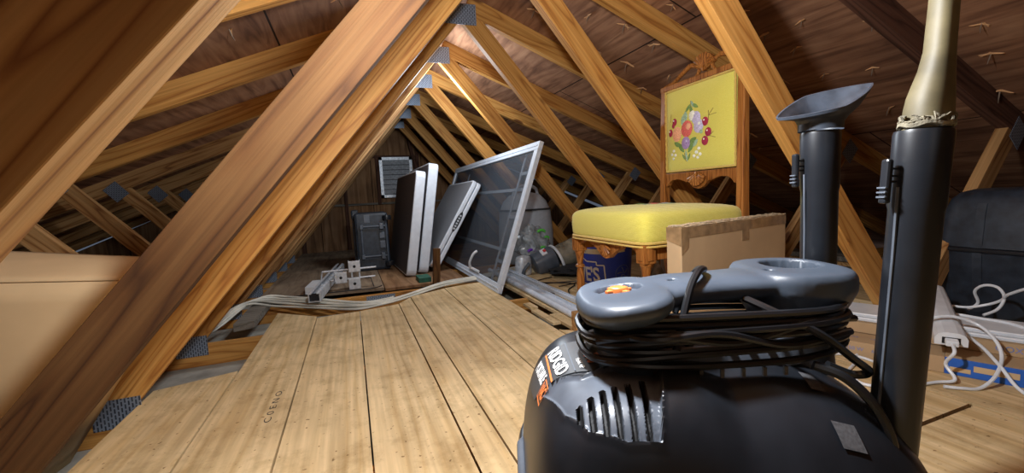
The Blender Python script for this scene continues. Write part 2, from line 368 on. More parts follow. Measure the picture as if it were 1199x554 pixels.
# nails and torn splinters that come through the sheathing
def nail_bm(kind):
    b=MB()
    b.tube([(0,0,0),(.001,.001,-.016),(.002,.0,-.028)],[.0016,.0014,.0004],'nail',seg=5)
    n=3 if kind else 2
    for i in range(n):
        a=random.uniform(-.35,.35)+(PI if i%2 else 0); l=random.uniform(.018,.034)
        T=T3((random.uniform(-.004,.004),random.uniform(-.004,.004),0),(0,random.uniform(.15,.45),a))
        b.add([(0,-.003,0),(l,-.0008,-.001),(l,.0008,-.001),(0,.003,0),(0,-.002,-.003),(l*.8,0,-.003),(0,.002,-.003)],[(0,1,5,4),(1,2,5),(2,3,6,5),(4,5,6),(0,3,2,1)],'splinter',False,T)
    return b
protos=[]
for k in range(3):
    o=nail_bm(k).build('roofing_nail',ceil_r); protos.append(o)
spots=[]
for row in range(11):
    xr=.35+row*.19
    for c in range(8):
        y=.33+c*.24+random.uniform(-.11,.11)
        spots.append((xr+random.uniform(-.05,.05),y))
random.shuffle(spots); spots=spots[:84]
for i,(x,y) in enumerate(spots):
    o=protos[i] if i<3 else protos[i%3].copy()
    if i>=3: C.objects.link(o); o.parent=ceil_r
    o.location=(x,y,0); o.rotation_euler=(0,0,random.uniform(0,6.28)); s=random.uniform(1.1,1.9); o.scale=(s,s,s)
for i in range(14):
    o=protos[i%3].copy(); C.objects.link(o); o.parent=ceil_l
    o.location=(random.uniform(.5,1.5),-random.uniform(.9,2.),0); o.rotation_euler=(0,0,random.uniform(0,6.28))
# gable wall, far end, and the near end behind the camera
def gable(name,y,k):
    b=MB(); hw=ZS/SL+.1
    b.prism([(XP-hw,-.12),(XP+hw,-.12),(XP,ZS+.02)],y,y+.012,k,axis='y'); return tag(b.build(name),kind='structure')
wf=gable('wall_far',YG,'gable'); wn=gable('wall_near',-2.2,'gable')
for (x0,z0,x1,z1,w) in [(-.045,.0,-.045,1.30,.038),(.345,.55,.345,1.13,.04),(.84,-.02,.84,1.45,.038),(1.25,-.02,1.25,1.28,.038),(-.55,-.02,-.55,1.1,.038)]:
    b=MB(); b.box((0,0,0),(z1-z0,.05,w),'pine_dark',bev=.001); o=b.build('wall_stud',wf)
    m=Matrix(((0,0,1,x0-w/2),(0,1,0,YG-.05),(1,0,0,z0),(0,0,0,1))); o.matrix_local=m
for (x0,x1,z,h) in [(-1.4,2.6,.545,.025),(.27,.86,1.12,.03)]:
    b=MB(); b.box((0,0,0),(x1-x0,.03,h),'pine_grey' if h<.03 else 'pine_dark',bev=.001); b.build('wall_batten',wf,loc=(x0,YG-.03,z))
# floor: plywood planks, and the ceiling board of the room below between the joists
b=MB()
def plank(b,x0,x1,y0,y1,y1r=None,z0=0,z1=.015,k='plank'):
    y1r=y1 if y1r is None else y1r
    b.prism([(x0,y0),(x1,y0),(x1,y1r),(x0,y1)],z0,z1,k)
for a in [(-.622,-.407,-2,1.60,1.66),(-.402,-.203,-2,2.49,2.30),(-.198,-.001,-2,2.27,2.29),(.003,.199,-2,2.29,2.335),(.204,.277,-2,2.345,2.46),(.282,.501,-2,2.48,2.59),(.506,.745,-2,2.60,2.65),
          (.752,.812,-2,1.52,1.46),(.862,1.347,-2,.523),(.862,1.347,.533,2.95),(1.355,1.95,-2,1.40),(1.355,2.2,1.405,3.0),(2.22,2.6,1.9,3.0),(1.958,2.6,-2,.985)]:
    plank(b,*a)
fl=tag(b.build('floor'),kind='structure')
b=MB(); b.box((-3.4,-2.2,-.11),(4.6,YG,-.089),'gyp'); tag(b.build('floor.001'),kind='structure')
# dirt and dust packed in the joints between planks (a dark strip lower than the boards)
# ------------------------------------------------------------------ trusses
def truss_parts(root,wl='pine',wr='pine',rl='pine',rr='pine',ch='pine',ol='pine_pale',near=False):
    t=.038
    board('bottom_chord',(-3.0,0,-.089),(4.15,0,-.089),.089,t,ch,root,side=-1)
    def raf(s,k):
        x=3.6; p0=(XP+s*x,.0006,ZR-SL*x); p1=(XP+s*.02,.0006,ZR-SL*.02)
        return board('rafter',p0,p1,.089,t,k,root,side=(1 if s>0 else -1))
    raf(-1,rl); raf(1,rr)
    L=math.hypot(XP-XL,ZP); ux,uz=(XP-XL)/L,ZP/L
    board('long_web',(XL-ux*.06,.0012,-uz*.06),(XP-ux*.008,.0012,ZP-uz*.008),.089,t,wl,root,side=-1)
    board('long_web',(XR+ux*.06,.0018,-uz*.06),(XP+ux*.008,.0018,ZP-uz*.008),.089,t,wr,root,side=1)
    for s,x0,x1 in((-1,XL-.10,-1.345),(1,XR+.10,2.50)):
        z1=ZR-SL*abs(x1-XP)-.01
        d=Vector((x1-x0,0,z1)).normalized()
        board('short_web',(x0-d.x*.05,.0024,-d.z*.05),(x1,.0024,z1),.075,t,ol,root,side=(-1 if s<0 else 1)*(-1))
    # toothed steel plates on the face towards the camera
    def pl(x,z,w,h,ang=0):
        b=MB(); b.box((-w/2,-.0016,-h/2),(w/2,.0004,h/2),'plate'); b.build('nail_plate',root,loc=(x,-.0002,z),rot=(0,ang,0))
    pl(XL-.03,.0,.115,.085,0); pl(XR+.03,.0,.115,.085,0)
    pl(XP,ZR-.02,.16,.10,0)
    if near: pl(.13,-.030,.17,.052,0)
    a=math.atan(SL)
    pl(-1.345,ZR-SL*(1.345+XP)+.005,.10,.085,+.88); pl(2.50,ZR-SL*(2.50-XP)+.005,.10,.085,-.88)
desc={-1:'roof truss right above the camera, its dark web crossing the top left corner',
0:'first roof truss beyond the camera, its broad reddish web crossing the left foreground',
1:'second roof truss from the camera, bright knotty pine web right behind the reddish one',
2:'third roof truss from the camera, its web peak above the far folding tables',
3:'fourth roof truss, its bottom chord with steel plate edging the plywood sheet',
4:'fifth roof truss from the camera, webs framing the metal gable vent area',
5:'sixth roof truss from the camera, above the upright black tool case',
6:'seventh roof truss, second last before the gable wall',
7:'last roof truss, closest to the plywood gable wall'}
mt={0:dict(wl='pine_red',wr='pine',rr='pine_dark',rl='pine'),1:dict(),2:dict(wl='pine',wr='pine'),3:dict(wl='pine_pale',wr='pine')}  # dark right rafter on the first truss: its shade put into the colour
for k in range(-1,8):
    r=empty('roof_truss',(0,Y0+k*S,0)); tag(r,desc[k],'roof truss','pine roof trusses in a row')
    truss_parts(r,near=(k==3),**mt.get(k,dict(wl='pine_pale',wr='pine',rl='pine_pale')))
# things lying at the edge of the floor
b=MB(); b.prism([(-.555,2.27),(-.475,2.30),(-.475,2.75),(-.555,2.75)],.0,.035,'pine_grey')
tag(b.build('wood_offcut'),'dusty grey board offcut lying under the cream cable bundle','wood offcut')
b=MB(); b.prism([(-.57,2.90),(.16,2.83),(.16,5.45),(-.57,5.45)],.001,.019,'plyd'); o=b.build('plywood_sheet')
tag(o,'dusty dark plywood sheet under the white carton and metal channel','plywood sheet')
b=MB(); b.prism([(.165,2.79),(.70,2.80),(.70,5.0),(.165,5.0)],.001,.019,'plyr'); o=b.build('plywood_sheet')
tag(o,'reddish brown plywood piece under the black tool case and upright tables','plywood sheet')
for i,(x0,y0,x1,y1,z) in enumerate([(.815,1.50,.86,1.74,.015),(.775,1.62,.812,1.86,.012),(.79,1.90,.83,2.0,.012)]):
    b=MB(); b.box((x0,y0,.0),(x1,y1,z),'plank',bev=.001)
    tag(b.build('wood_offcut'),['small pale wood piece in the floor gap nearest the chair leg','small pale wood piece in the floor gap beside the white pole','small wood chip nearest the leaning screen door corner'][i],'wood offcut')
b=MB(); b.box((2.08,1.0,-.0),(2.38,2.2,.03),'plank',bev=.001)
tag(b.build('loose_plank'),'pale loose plank lying behind the long cartons','plank')
for i,(z,x0,y0,y1,dx) in enumerate([(.0,2.62,.9,2.6,.16),(.03,2.63,.8,2.55,.15),(.06,2.66,.85,2.6,.13),(.09,2.64,.95,2.4,.14)]):
    b=MB(); b.box((x0,y0,z+.0005),(x0+dx,y1,z+.0285),'pine_grey' if i%2 else 'pine_pale',bev=.002)
    tag(b.build('loose_plank'),['dim plank at the bottom of the stack beyond the vacuum','dim plank second from the bottom of the stack beyond the vacuum','dim plank third from the bottom of the stack beyond the vacuum','topmost dim plank of the stack beyond the vacuum'][i],'plank','stacked planks under the eave')
# ink stamp on a plank
vs,fs=text_mesh('C 0 E N O',.045,.0001)
b=MB(); T=Matrix.Translation((-.245,1.31,.0152))@Euler((0,0,PI/2-.02)).to_matrix().to_4x4()@Matrix.Diagonal((1,.55,1,1))
b.add(vs,fs,'ink',False,T); b.build('ink_stamp',fl)
# ------------------------------------------------------------------ gable vent
def part(b,name,parent,**k): return b.build(name,parent,**k)
r=empty('gable_vent',(.57,YG-.055,.875)); tag(r,'square galvanised metal louvre vent set in the far gable wall','vent')
b=MB()
for x0,x1,z0,z1 in((-.20,-.165,-.25,.25),(.165,.20,-.25,.25),(-.20,.20,.215,.25),(-.20,.20,-.25,-.215)): b.box((x0,0,z0),(x1,.04,z1),'alum')
part(b,'vent_frame',r)
b=MB(); b.box((-.165,.042,-.215),(.165,.046,.215),'hole'); part(b,'vent_screen',r)
for i in range(7):
    z=-.185+i*.061
    b=MB(); b.prism([(.0,-.022),(.012,-.024),(.036,.028),(.03,.032)],-.165,.165,'alum',axis='x'); part(b,'slat',r,loc=(0,0,z))
b=MB(); b.box((0,0,0),(.62,.06,.035),'pine_dark',bev=.002)
o=b.build('strut'); o.matrix_local=T3((.70,YG-.13,1.43),(0,1.38,0)); tag(o,'dark diagonal wood strut in front of the metal gable vent','strut')

# ------------------------------------------------------------------ upright tool case with wheels and folded handle
r=empty('tool_case',(.148,3.60,.0195),-.02); tag(r,'black hard tool case standing on end with wheels facing the camera','case')
b=MB(); b.box((-.135,0,0),(.125,.36,.47),'case',bev=.022); part(b,'shell',r)
b=MB(); b.box((-.150,.12,.0),(-.128,.16,.485),'case',bev=.006); b.box((-.155,.10,.42),(-.10,.30,.495),'case',bev=.012); part(b,'lid_rim',r)
for z in(.12,.36):
    b=MB(); b.tube([(-.085,-.03,z),(.10,-.03,z)],.008,'bluepl'); b.box((-.095,-.045,z-.018),(-.07,.004,z+.018),'bluepl',bev=.004); b.box((.055,-.05,z-.025),(.085,.004,z+.025),'bluepl',bev=.004); part(b,'handle_bracket',r)
b=MB(); b.tube([(-.085,-.03,.10),(-.085,-.03,.38)],.007,'bluepl'); b.tube([(.105,-.035,.05),(.105,-.035,.43)],.008,'bluepl'); b.box((.05,-.02,.18),(.095,.002,.24),'bluepl',bev=.004); b.box((.05,-.02,.26),(.095,.002,.31),'bluepl',bev=.004); part(b,'folding_handle',r)
for z in(.055,.425):
    b=MB(); b.lathe([(.010,-.02),(.034,-.018),(.036,0),(.034,.018),(.010,.02)],'blackpl',T3((.115,-.035,z),(0,0,0))); part(b,'wheel',r)
b=MB(); b.box((-.06,-.004,.39),(-.015,.0,.455),'bluepl',bev=.0015); part(b,'latch',r)
# ------------------------------------------------------------------ folding tables
def table(loc,lean,rz,H,Ld,th,label,topk='tabletop',half=True,handle=False):
    """folded table on its edge: local z up the panel, y along its length, x through its thickness"""
    r=empty('folding_table',loc,rot=(0,lean,rz)); tag(r,label,'folding table','folded tables stood on edge')
    def slab(x0,x1,k,nm):
        b=MB(); rr=.045; pts=[]
        for cy,cz,a0 in((Ld-rr,rr,-90),(Ld-rr,H-rr,0),(rr,H-rr,90),(rr,rr,180)):
            for j in range(5): a=math.radians(a0+j*22.5); pts.append((cy+rr*math.cos(a),cz+rr*math.sin(a)))
        b.prism(pts,x0,x1,k,axis='x'); o=part(b,nm,r,mods=[('BEVEL',dict(width=.008,segments=3,limit_method='ANGLE'))]); return o
    if half:
        slab(0,th*.47,'tableedge','table_half'); slab(th*.53,th,'tableedge','table_half')
        b=MB(); b.tube([(th/2,.01,.2),(th/2,.01,H-.2)],.004,'blackpl'); part(b,'hinge_gap',r)
    else: slab(0,th,'tableedge','table_slab')
    b=MB(); rr=.04; pts=[]; m=.014
    for cy,cz,a0 in((Ld-rr,rr,-90),(Ld-rr,H-rr,0),(rr,H-rr,90),(rr,rr,180)):
        for j in range(5): a=math.radians(a0+j*22.5); pts.append((cy+(rr-m)*math.cos(a),cz+(rr-m)*math.sin(a)))
    b.prism(pts,-.0012,.004,topk,axis='x'); part(b,'table_surface',r)
    if handle:
        b=MB(); pts=[(th/2+dx,-.0) for dx in (0,)]
        b.prism([(.012+.018*math.cos(t)+.022,.40+.085*math.sin(t)) for t in [2*PI*i/20 for i in range(20)]],-.002,.004,'blackpl',axis='y'); part(b,'carry_handle',r)
        b=MB()
        for q in range(6): b.box((.026,-.005,.335+q*.022),(.042,-.001,.348+q*.022),'greypl',bev=.001)
        part(b,'handle_grip',r)
    return r
table((.332,3.08,.030),.165,.045,.765,.91,.070,'leftmost folded table on edge, brown top, nearest the black tool case',half=False)
table((.432,3.17,.030),.165,.03,.825,.91,.072,'middle folded table on edge, between the brown topped one and the grey one','tabletop',half=False)
table((.518,3.20,.0665),.550,.0,.75,.90,.072,'grey folded table leaning steeply against the screen door, carry handle on its edge','tabletopg',handle=True)
b=MB(); b.box((.385,2.84,.0195),(.468,2.99,.05),'green',bev=.001); tag(b.build('wood_block'),'green painted wood block at the foot of the upright tables','wood block')
b=MB(); b.box((0,0,0),(.25,.032,.045),'pine_red',bev=.001); o=b.build('wood_stop'); o.matrix_local=T3((.505,2.735,.0),(0,-1.50,0)); tag(o,'short upright pine piece holding the folded tables from sliding','wood piece')
# ------------------------------------------------------------------ screen door on its long side, leaning
r=empty('screen_door',(.742,2.27,.016),rot=(0,.345,0)); tag(r,'white framed screen door lying on its long side and leaning right','screen door')
W_,H_=2.10,.915; fw_=.052; t_=.028
for n,(y0,y1,z0,z1) in dict(bottom_rail=(0,W_,0,fw_),top_rail=(0,W_,H_-fw_,H_),near_stile=(0,fw_,fw_,H_-fw_),far_stile=(W_-fw_,W_,fw_,H_-fw_)).items():
    b=MB(); b.box((0,y0,z0),(t_,y1,z1),'framew',bev=.003)
    if 'rail' in n: b.box((-.004,y0+.02,(z0+z1)/2-.004),(0,y1-.02,(z0+z1)/2+.004),'framew')
    part(b,n,r)
def screen_mat():
    m,nt,b=mat('fine dark insect mesh'); b.inputs['Base Color'].default_value=(.055,.07,.09,1); b.inputs['Roughness'].default_value=.6; b.inputs['Alpha'].default_value=.38
    return m
M['mesh']=screen_mat()
b=MB(); b.box((.012,fw_-.004,fw_-.004),(.014,W_-fw_+.004,H_-fw_+.004),'mesh'); part(b,'insect_mesh',r)
b=MB(); b.tube([(-.012,.62,.07),(-.03,.60,.10),(-.03,.57,.16),(-.012,.56,.19)],.009,'white',smoothpts=4); b.box((-.012,.42,.055),(0,.66,.072),'white',bev=.003); part(b,'door_pull',r)
# the window grilles behind the mesh
def grille(loc,lean,ny,nz,Ly,Lz,label):
    r=empty('window_grille',loc,rot=(0,lean,0)); tag(r,label,'window grille','white window grilles behind the screen door')
    for i in range(ny):
        y=Ly*i/(ny-1); b=MB(); b.box((0,y-.011,-.01),(.008,y+.011,Lz),'framew',bev=.002); part(b,'grille_bar',r)
    for i in range(nz):
        z=Lz*(i+.5)/nz; b=MB(); b.box((.001,-.02,z-.011),(.009,Ly+.02,z+.011),'framew',bev=.002); part(b,'grille_bar',r)
grille((.792,2.43,.03),.345,2,3,.12,.86,'white window grille showing through the mesh nearest its near stile')
grille((.815,2.48,.04),.345,2,2,1.5,.80,'long white window grille behind the mesh of the screen door')
# ------------------------------------------------------------------ poles on the floor beside the door
b=MB(); b.tube([(.915,2.95,.032),(.873,1.535,.032)],.0165,'framew',seg=16); tag(b.build('closet_pole'),'round white pole on the floor, nearest the plank floor','pole')
b=MB(); b.prism([(-.035,0),(.035,0),(.035,.018),(.031,.018),(.031,.004),(-.031,.004),(-.031,.018),(-.035,.018)],0,1.5,'framew',axis='y'); o=b.build('metal_channel',loc=(.921,1.54,.0165),rot=(0,0,-.035)); tag(o,'flat white metal channel between the two white poles','metal channel')
b=MB(); b.box((-.016,0,0),(.016,1.45,.022),'framew',bev=.003); b.box((-.006,0,.022),(.006,1.45,.027),'framew'); o=b.build('track_rail',loc=(1.018,1.55,.0165),rot=(0,0,-.01)); tag(o,'white rail with a raised rib, nearest the front chair leg','rail')
# ------------------------------------------------------------------ small hardware on the plywood
b=MB(); b.box((-.037,-.03,0),(.037,.22,.045),'white',bev=.002); r=b.build('carton',loc=(-.268,2.92,.0195),rot=(0,0,-.10)); tag(r,'small white carton beside the metal channel','carton')
def uprofile(w,t):
    return [(-w,0),(w,0),(w,1.6*w),(w*.45,1.6*w),(w*.45,1.6*w-t),(w-t,1.6*w-t),(w-t,t),(-w+t,t),(-w+t,1.6*w-t),(-w*.45,1.6*w-t),(-w*.45,1.6*w),(-w,1.6*w)]
b=MB(); b.prism(uprofile(.030,.004),0,1.25,'alum',axis='y')
for i in (-1,1): b.prism([(i*.015-.004,.048),(i*.015+.004,.048),(i*.015+.003,.053),(i*.015-.003,.053)],0,1.25,'alum',axis='y')
b.box((-.026,.02,.004),(.026,.028,.044),'hole')
o=b.build('metal_strut_channel',loc=(-.222,2.60,.034),rot=(.0,0,-.085)); tag(o,'long slotted grey metal channel jutting out over the cables','metal channel')
o.rotation_euler=(-.010,0,-.085); o.location=(-.225,2.50,.046)
def bracket(loc,rot,label):
    r=empty('metal_bracket',loc,rot=rot); r.scale=(1.15,1,1.15); tag(r,label,'bracket','square metal fittings by the channel')
    b=MB(); b.box((-.031,-.004,-.031),(.031,.0,.031),'alum',bev=.002); b.box((-.031,0,-.031),(-.027,.05,.031),'alum'); b.box((.027,0,-.031),(.031,.05,.031),'alum'); part(b,'plate',r)
    b=MB(); b.lathe([(.008,0),(.008,.003)],'hole',T3((0,-.0045,0),(PI/2,0,0)),seg=14); part(b,'bolt_hole',r)
bracket((-.01,2.88,.168),(0,0,.0),'square metal fitting with a bolt hole, topmost of the three')
bracket((-.095,2.88,.104),(0,0,.0),'square metal fitting with a bolt hole, leftmost of the three')
bracket((-.015,2.88,.057),(0,0,.0),'square metal fitting with a bolt hole, lowest of the three')
r=empty('steel_frame',(-.005,2.91,.02)); tag(r,'thin steel rod frame carrying the square metal fittings','metal frame')
b=MB()
b.box((-.028,0,.062),(-.018,.05,.135),'alum',bev=.001); b.box((.018,0,.062),(.028,.05,.135),'alum',bev=.001); part(b,'upright',r)
b=MB(); b.tube([(-.20,.02,.125),(.13,.02,.125)],.006,'alum'); b.tube([(-.16,.02,.065),(.12,.02,.065)],.006,'alum'); b.tube([(-.20,.02,.125),(-.21,.02,.06),(-.20,.0,.004)],.005,'alum'); b.tube([(.03,.03,.06),(.09,.0,.06),(.105,-.03,.0045)],.003,'blackpl'); part(b,'rod',r)
b=MB(); b.tube([(-.6,2.87,.0225),(-.3,2.86,.0225),(-.05,2.845,.0225),(.10,2.84,.0225),(.15,2.90,.0225)],.003,'cord',smoothpts=5); tag(b.build('black_cord'),'thin black cord along the edge of the plywood sheet','cord')
b=MB(); b.tube([(-.64,2.88,.024),(-.45,2.87,.024)],.002,'cord')
# ------------------------------------------------------------------ the bundle of cream cables
base=[(-.95,1.86,-.06),(-.80,2.05,-.03),(-.665,2.26,.012),(-.60,2.52,.045),(-.52,2.70,.050),(-.40,2.70,.030),(-.20,2.59,.014),(.0,2.45,.006),(.14,2.45,.006),(.29,2.53,.010),(.52,2.68,.022),(.76,2.75,.022),(1.1,2.90,.03)]
for i in range(9):
    pts=[]
    for j,(x,y,z) in enumerate(base):
        sp=[.012,.014,.018,.022,.022,.024,.022,.016,.012,.011,.012,.012,.012][j]
        k=(i-4)*sp+random.uniform(-.003,.003)
        pts.append((x-k*.35+random.uniform(-.003,.003),y-k*.95,max(z-.04,z+(.010 if i%2 else 0)+random.uniform(-.002,.006))))
    if i in (0,1): pts=pts[:9]+[(pts[8][0]+.03,pts[8][1]+.01,.024)]
    b=MB(); b.tube(pts,.0052,'cable',seg=7,smoothpts=5)
    tag(b.build('electrical_cable'),'cream sheathed cable in the bundle crossing the floor end','cable','cream cables in the bundle')
# ------------------------------------------------------------------ cardboard box at the left
r=empty('cardboard_box',(-.47,1.14,-.087),-.17); tag(r,'large pale brown cardboard box behind the reddish web at far left','cardboard box')
b=MB()
def face_grid(b,f,nu,nv,k,th=.004):
    vs=[];fs=[]
    for i in range(nu+1):
        for j in range(nv+1): vs.append(f(i/nu,j/nv))
    for i in range(nu):
        for j in range(nv): a=i*(nv+1)+j; fs.append((a,a+nv+1,a+nv+2,a+1))
    b.add(vs,fs,k,True)
Lx,Dy,Hz=.47,.25,.512
def xr(v): return -.34*(1-v)     # the crushed right side leans in at the bottom
lx=lambda u,v:xr(v)+(-Lx-xr(v))*u
face_grid(b,lambda u,v:(lx(u,v),-.014*math.sin(PI*u)*math.sin(PI*v),(Hz+.030*u)*v),14,12,'cardl')
face_grid(b,lambda u,v:(xr(v),Dy*u,Hz*v),8,10,'cardl')
face_grid(b,lambda u,v:(-Lx,Dy*u,Hz*v),4,4,'cardl'); face_grid(b,lambda u,v:(lx(u,v),Dy,Hz*v),8,8,'cardl')
b.add([(xr(0),0,0),(-Lx,0,0),(-Lx,Dy,0),(xr(0),Dy,0)],[(0,1,2,3)],'cardl')
part(b,'box_body',r,mods=[('SOLIDIFY',dict(thickness=.004,offset=-1))])
b=MB(); face_grid(b,lambda u,v:(-Lx*u*1.01,Dy*.98*v,Hz+.004+.030*u+(.012+.030*u)*v+.012*math.sin(PI*v)),14,8,'cardl'); part(b,'top_flap',r,mods=[('SOLIDIFY',dict(thickness=.004,offset=-1))])
# ------------------------------------------------------------------ things beyond the door: appliance, vacuum, bag
r=empty('plastic_appliance',(1.36,3.30,.0155),.15); tag(r,'pale grey rounded plastic appliance behind the screen door','appliance')
b=MB(); rings=[]
for z,A,B in[(0,.20,.17),(.03,.215,.18),(.25,.215,.18),(.42,.20,.17),(.50,.17,.145),(.555,.12,.10),(.575,.05,.04)]: rings.append(sup(0,0,z,A,B,3.2))
b.loft(rings,'greypl'); part(b,'housing',r)
b=MB(); b.loft([sup(0,0,z,A,B,3.2) for z,A,B in[(.425,.204,.174),(.44,.204,.174)]],'decal'); part(b,'lid_seam',r)
b=MB(); b.tube([(-.12,-.02,.52),(-.10,-.03,.60),(0,-.04,.63),(.10,-.03,.60),(.12,-.02,.52)],.014,'greypl',smoothpts=4); part(b,'handle',r)
# lying upright vacuum with clear dust bin
ax=Vector((.86,-.10,.30)).normalized()
r=empty('upright_vacuum',(1.30,2.72,.09)); tag(r,'vacuum cleaner lying down with smoky clear bin and purple ring','vacuum cleaner')
R=Vector((0,0,1)).rotation_difference(ax).to_matrix().to_4x4()
b=MB(); b.lathe([(.078,.05),(.088,.10),(.092,.22),(.090,.235)],'bin',R,seg=32,cap=False); part(b,'dust_bin',r)
b=MB(); b.lathe([(.045,.06),(.05,.20),(.02,.21)],'decal',R,seg=20); part(b,'filter',r)
b=MB(); b.lathe([(.093,.232),(.098,.236),(.098,.262),(.090,.266),(.05,.268)],'purple',R,seg=32,cap=False); part(b,'purple_ring',r)
b=MB(); b.lathe([(.05,.262),(.085,.263),(.085,.34),(.06,.36)],'blackpl',R,seg=28); part(b,'motor_cap',r)
b=MB(); pts=[R@Vector((.098*math.cos(t),.125*math.sin(t)-.01,.045)) for t in [2*PI*i/28 for i in range(28)]]; b.tube(pts,.010,'white',seg=8,closed=True); part(b,'white_rim',r)
b=MB(); b.loft([[tuple(R@Vector(q)) for q in sup(-.02,0,z,A,B,2.6,24)] for z,A,B in[(-.13,.05,.06),(-.12,.075,.085),(-.03,.085,.095),(.03,.08,.09)]],'bluepl'); part(b,'body',r)
b=MB(); b.box((-.006,-.03,-.02),(.006,.03,.02),'white',R@T3((-.10,-.045,-.04),(0,0,.4)),bev=.001); part(b,'sticker',r)
b=MB(); b.box((-.006,-.012,-.01),(.006,.012,.01),'red',R@T3((-.106,-.045,-.03),(0,0,.4)),bev=.001); part(b,'red_sticker',r)
b=MB(); b.tube([R@Vector(q) for q in((.06,-.02,-.10),(.03,-.09,-.20),(-.05,-.12,-.24),(-.10,-.13,-.18))],.012,'bluepl',smoothpts=4); part(b,'wand_handle',r)
# clear bag with coloured bits
r=empty('plastic_bag',(1.27,2.96,.19)); tag(r,'crumpled clear plastic bag with lime green and purple bits','bag')
bm=bmesh.new(); bmesh.ops.create_icosphere(bm,subdivisions=4,radius=1)
from mathutils import noise
for v in bm.verts:
    n_=noise.noise(v.co*2.3)*.25+noise.noise(v.co*6)*.10; v.co=Vector((v.co.x*.13,v.co.y*.11,v.co.z*.14))*(1+n_)
b=MB(); bm.verts.index_update(); b.add([v.co.copy() for v in bm.verts],[[v.index for v in f.verts] for f in bm.faces],'bag',True); bm.free(); part(b,'bag_film',r)
for k,p_,l in(('lime',(.03,-.10,.10),.05),('lime',(.035,-.11,-.02),.03),('lime',(.08,-.08,.05),.03),('purple',(-.05,-.09,-.04),.05)):
    b=MB(); b.tube([Vector(p_)+Vector((l*math.cos(t),-.01,l*.5*math.sin(t)))*.6 for t in (0,1,2,3)],.010,k,smoothpts=3); part(b,'toy_piece' if k=='lime' else 'purple_piece',r)
b=MB(); b.loft([sup(0,0,z,A,A*.8,2.2,24) for z,A in((0,.05),(.01,.058),(.10,.058),(.125,.05),(.135,.02))],'alum'); o=b.build('metal_canister',loc=(1.09,2.72,.0155)); tag(o,'small silver canister by the foot of the screen door','canister')
bm=bmesh.new(); bmesh.ops.create_icosphere(bm,subdivisions=4,radius=1)
for v in bm.verts:
    n_=noise.noise(v.co*2+Vector((3,1,7)))*.3+noise.noise(v.co*5)*.15; v.co=Vector((v.co.x*.24,v.co.y*.16,max(v.co.z*.035,-.028)))*(1+n_)
b=MB(); bm.verts.index_update(); b.add([v.co.copy() for v in bm.verts],[[v.index for v in f.verts] for f in bm.faces],'bag2',True); bm.free(); o=b.build('cloth_bag',loc=(1.46,2.50,.048)); tag(o,'flat heap of black cloth under the lying vacuum cleaner','cloth')
b=MB(); b.tube([(.98,2.15,.020),(1.05,2.0,.020),(1.12,2.12,.020),(1.22,2.25,.020),(1.05,2.42,.020),(1.2,2.5,.022)],.0035,'cord',smoothpts=6)
tag(b.build('black_cord'),'thin black wire curling on the floor beside the white rail','cord')
b=MB(); b.tube([(1.0,2.30,.020),(1.1,2.34,.020),(1.3,2.28,.020),(1.1,2.2,.0255)],.003,'cord',smoothpts=6)
tag(b.build('black_cord'),'thin black wire behind the front chair leg','cord')
# ------------------------------------------------------------------ blue bucket
r=empty('bucket',(1.315,2.03,.0155),-3.50); tag(r,'blue lettered bucket behind the front legs of the yellow chair','bucket')
def brad(z): return .128+.022*z/.36
b=MB(); b.lathe([(.120,0),(.128,.004)]+[(brad(z),z) for z in(.02,.1,.2,.28,.30)]+[(.156,.302),(.156,.306),(.150,.308),(.150,.325),(.156,.327),(.156,.335),(.152,.337),(.152,.36),(.148,.362),(.145,.34),(.125,.02),(.0,.018)],'bucket',seg=56); part(b,'bucket_body',r)
def wrap_on(vs,zc,ang0,rr=.0006):
    out=[]
    for v in vs:
        z=zc+v.y; a=ang0+v.x/brad(z); R_=brad(z)+rr+v.z; out.append((R_*math.cos(a),R_*math.sin(a),z))
    return out
vs,fs=text_mesh("LOWE'S",.108,.0004,space=.96,offset=.0026)
bm=bmesh.new(); vv=[bm.verts.new((v.x*.80,v.y,v.z)) for v in vs]
for f in fs:
    try: bm.faces.new([vv[i] for i in f])
    except Exception: pass
bmesh.ops.triangulate(bm,faces=bm.faces[:])
xs=[i*.01 for i in range(-20,21)]
for x in xs: bmesh.ops.bisect_plane(bm,geom=bm.verts[:]+bm.edges[:]+bm.faces[:],plane_co=(x,0,0),plane_no=(1,0,0))
bm.verts.index_update(); b=MB(); b.add(wrap_on([v.co for v in bm.verts],.102,0),[[v.index for v in f.verts] for f in bm.faces],'whitetxt'); bm.free(); part(b,'lettering',r)
def strip(b,pts,w,k,ang0=0,zc=0):
    P=[]
    for (x0,z0),(x1,z1) in zip(pts[:-1],pts[1:]):
        n_=max(1,int(abs(x1-x0)/.008)); 
        d=Vector((x1-x0,z1-z0)).normalized(); nn=Vector((-d.y,d.x))*w/2
        for i in range(n_):
            u0,u1=i/n_,(i+1)/n_; q=[]
            for u,s in((u0,-1),(u1,-1),(u1,1),(u0,1)):
                q.append(Vector((x0+(x1-x0)*u+nn.x*s,z0+(z1-z0)*u+nn.y*s,.0)))
            b.add(wrap_on(q,zc,ang0,.0008),[(0,1,2,3)],k)
b=MB(); strip(b,[(.175,.048),(.175,.158),(.135,.158),(.135,.176),(.07,.176),(0,.215),(-.07,.176),(-.135,.176),(-.135,.158),(-.175,.158),(-.175,.048),(.175,.048)],.007,'whitetxt'); part(b,'logo_outline',r)
b=MB(); strip(b,[(-.17,.232),(.17,.232),(.30,.24)],.028,'tapew'); part(b,'masking_tape',r)
vs,fs=text_mesh('GROUT',.022,.0002)
b=MB(); b.add(wrap_on(vs,.231,.28,.0012),fs,'ink'); vs,fs=text_mesh('GROUT',.022,.0002); b.add(wrap_on(vs,.236,1.6,.0012),fs,'ink'); part(b,'handwriting',r)
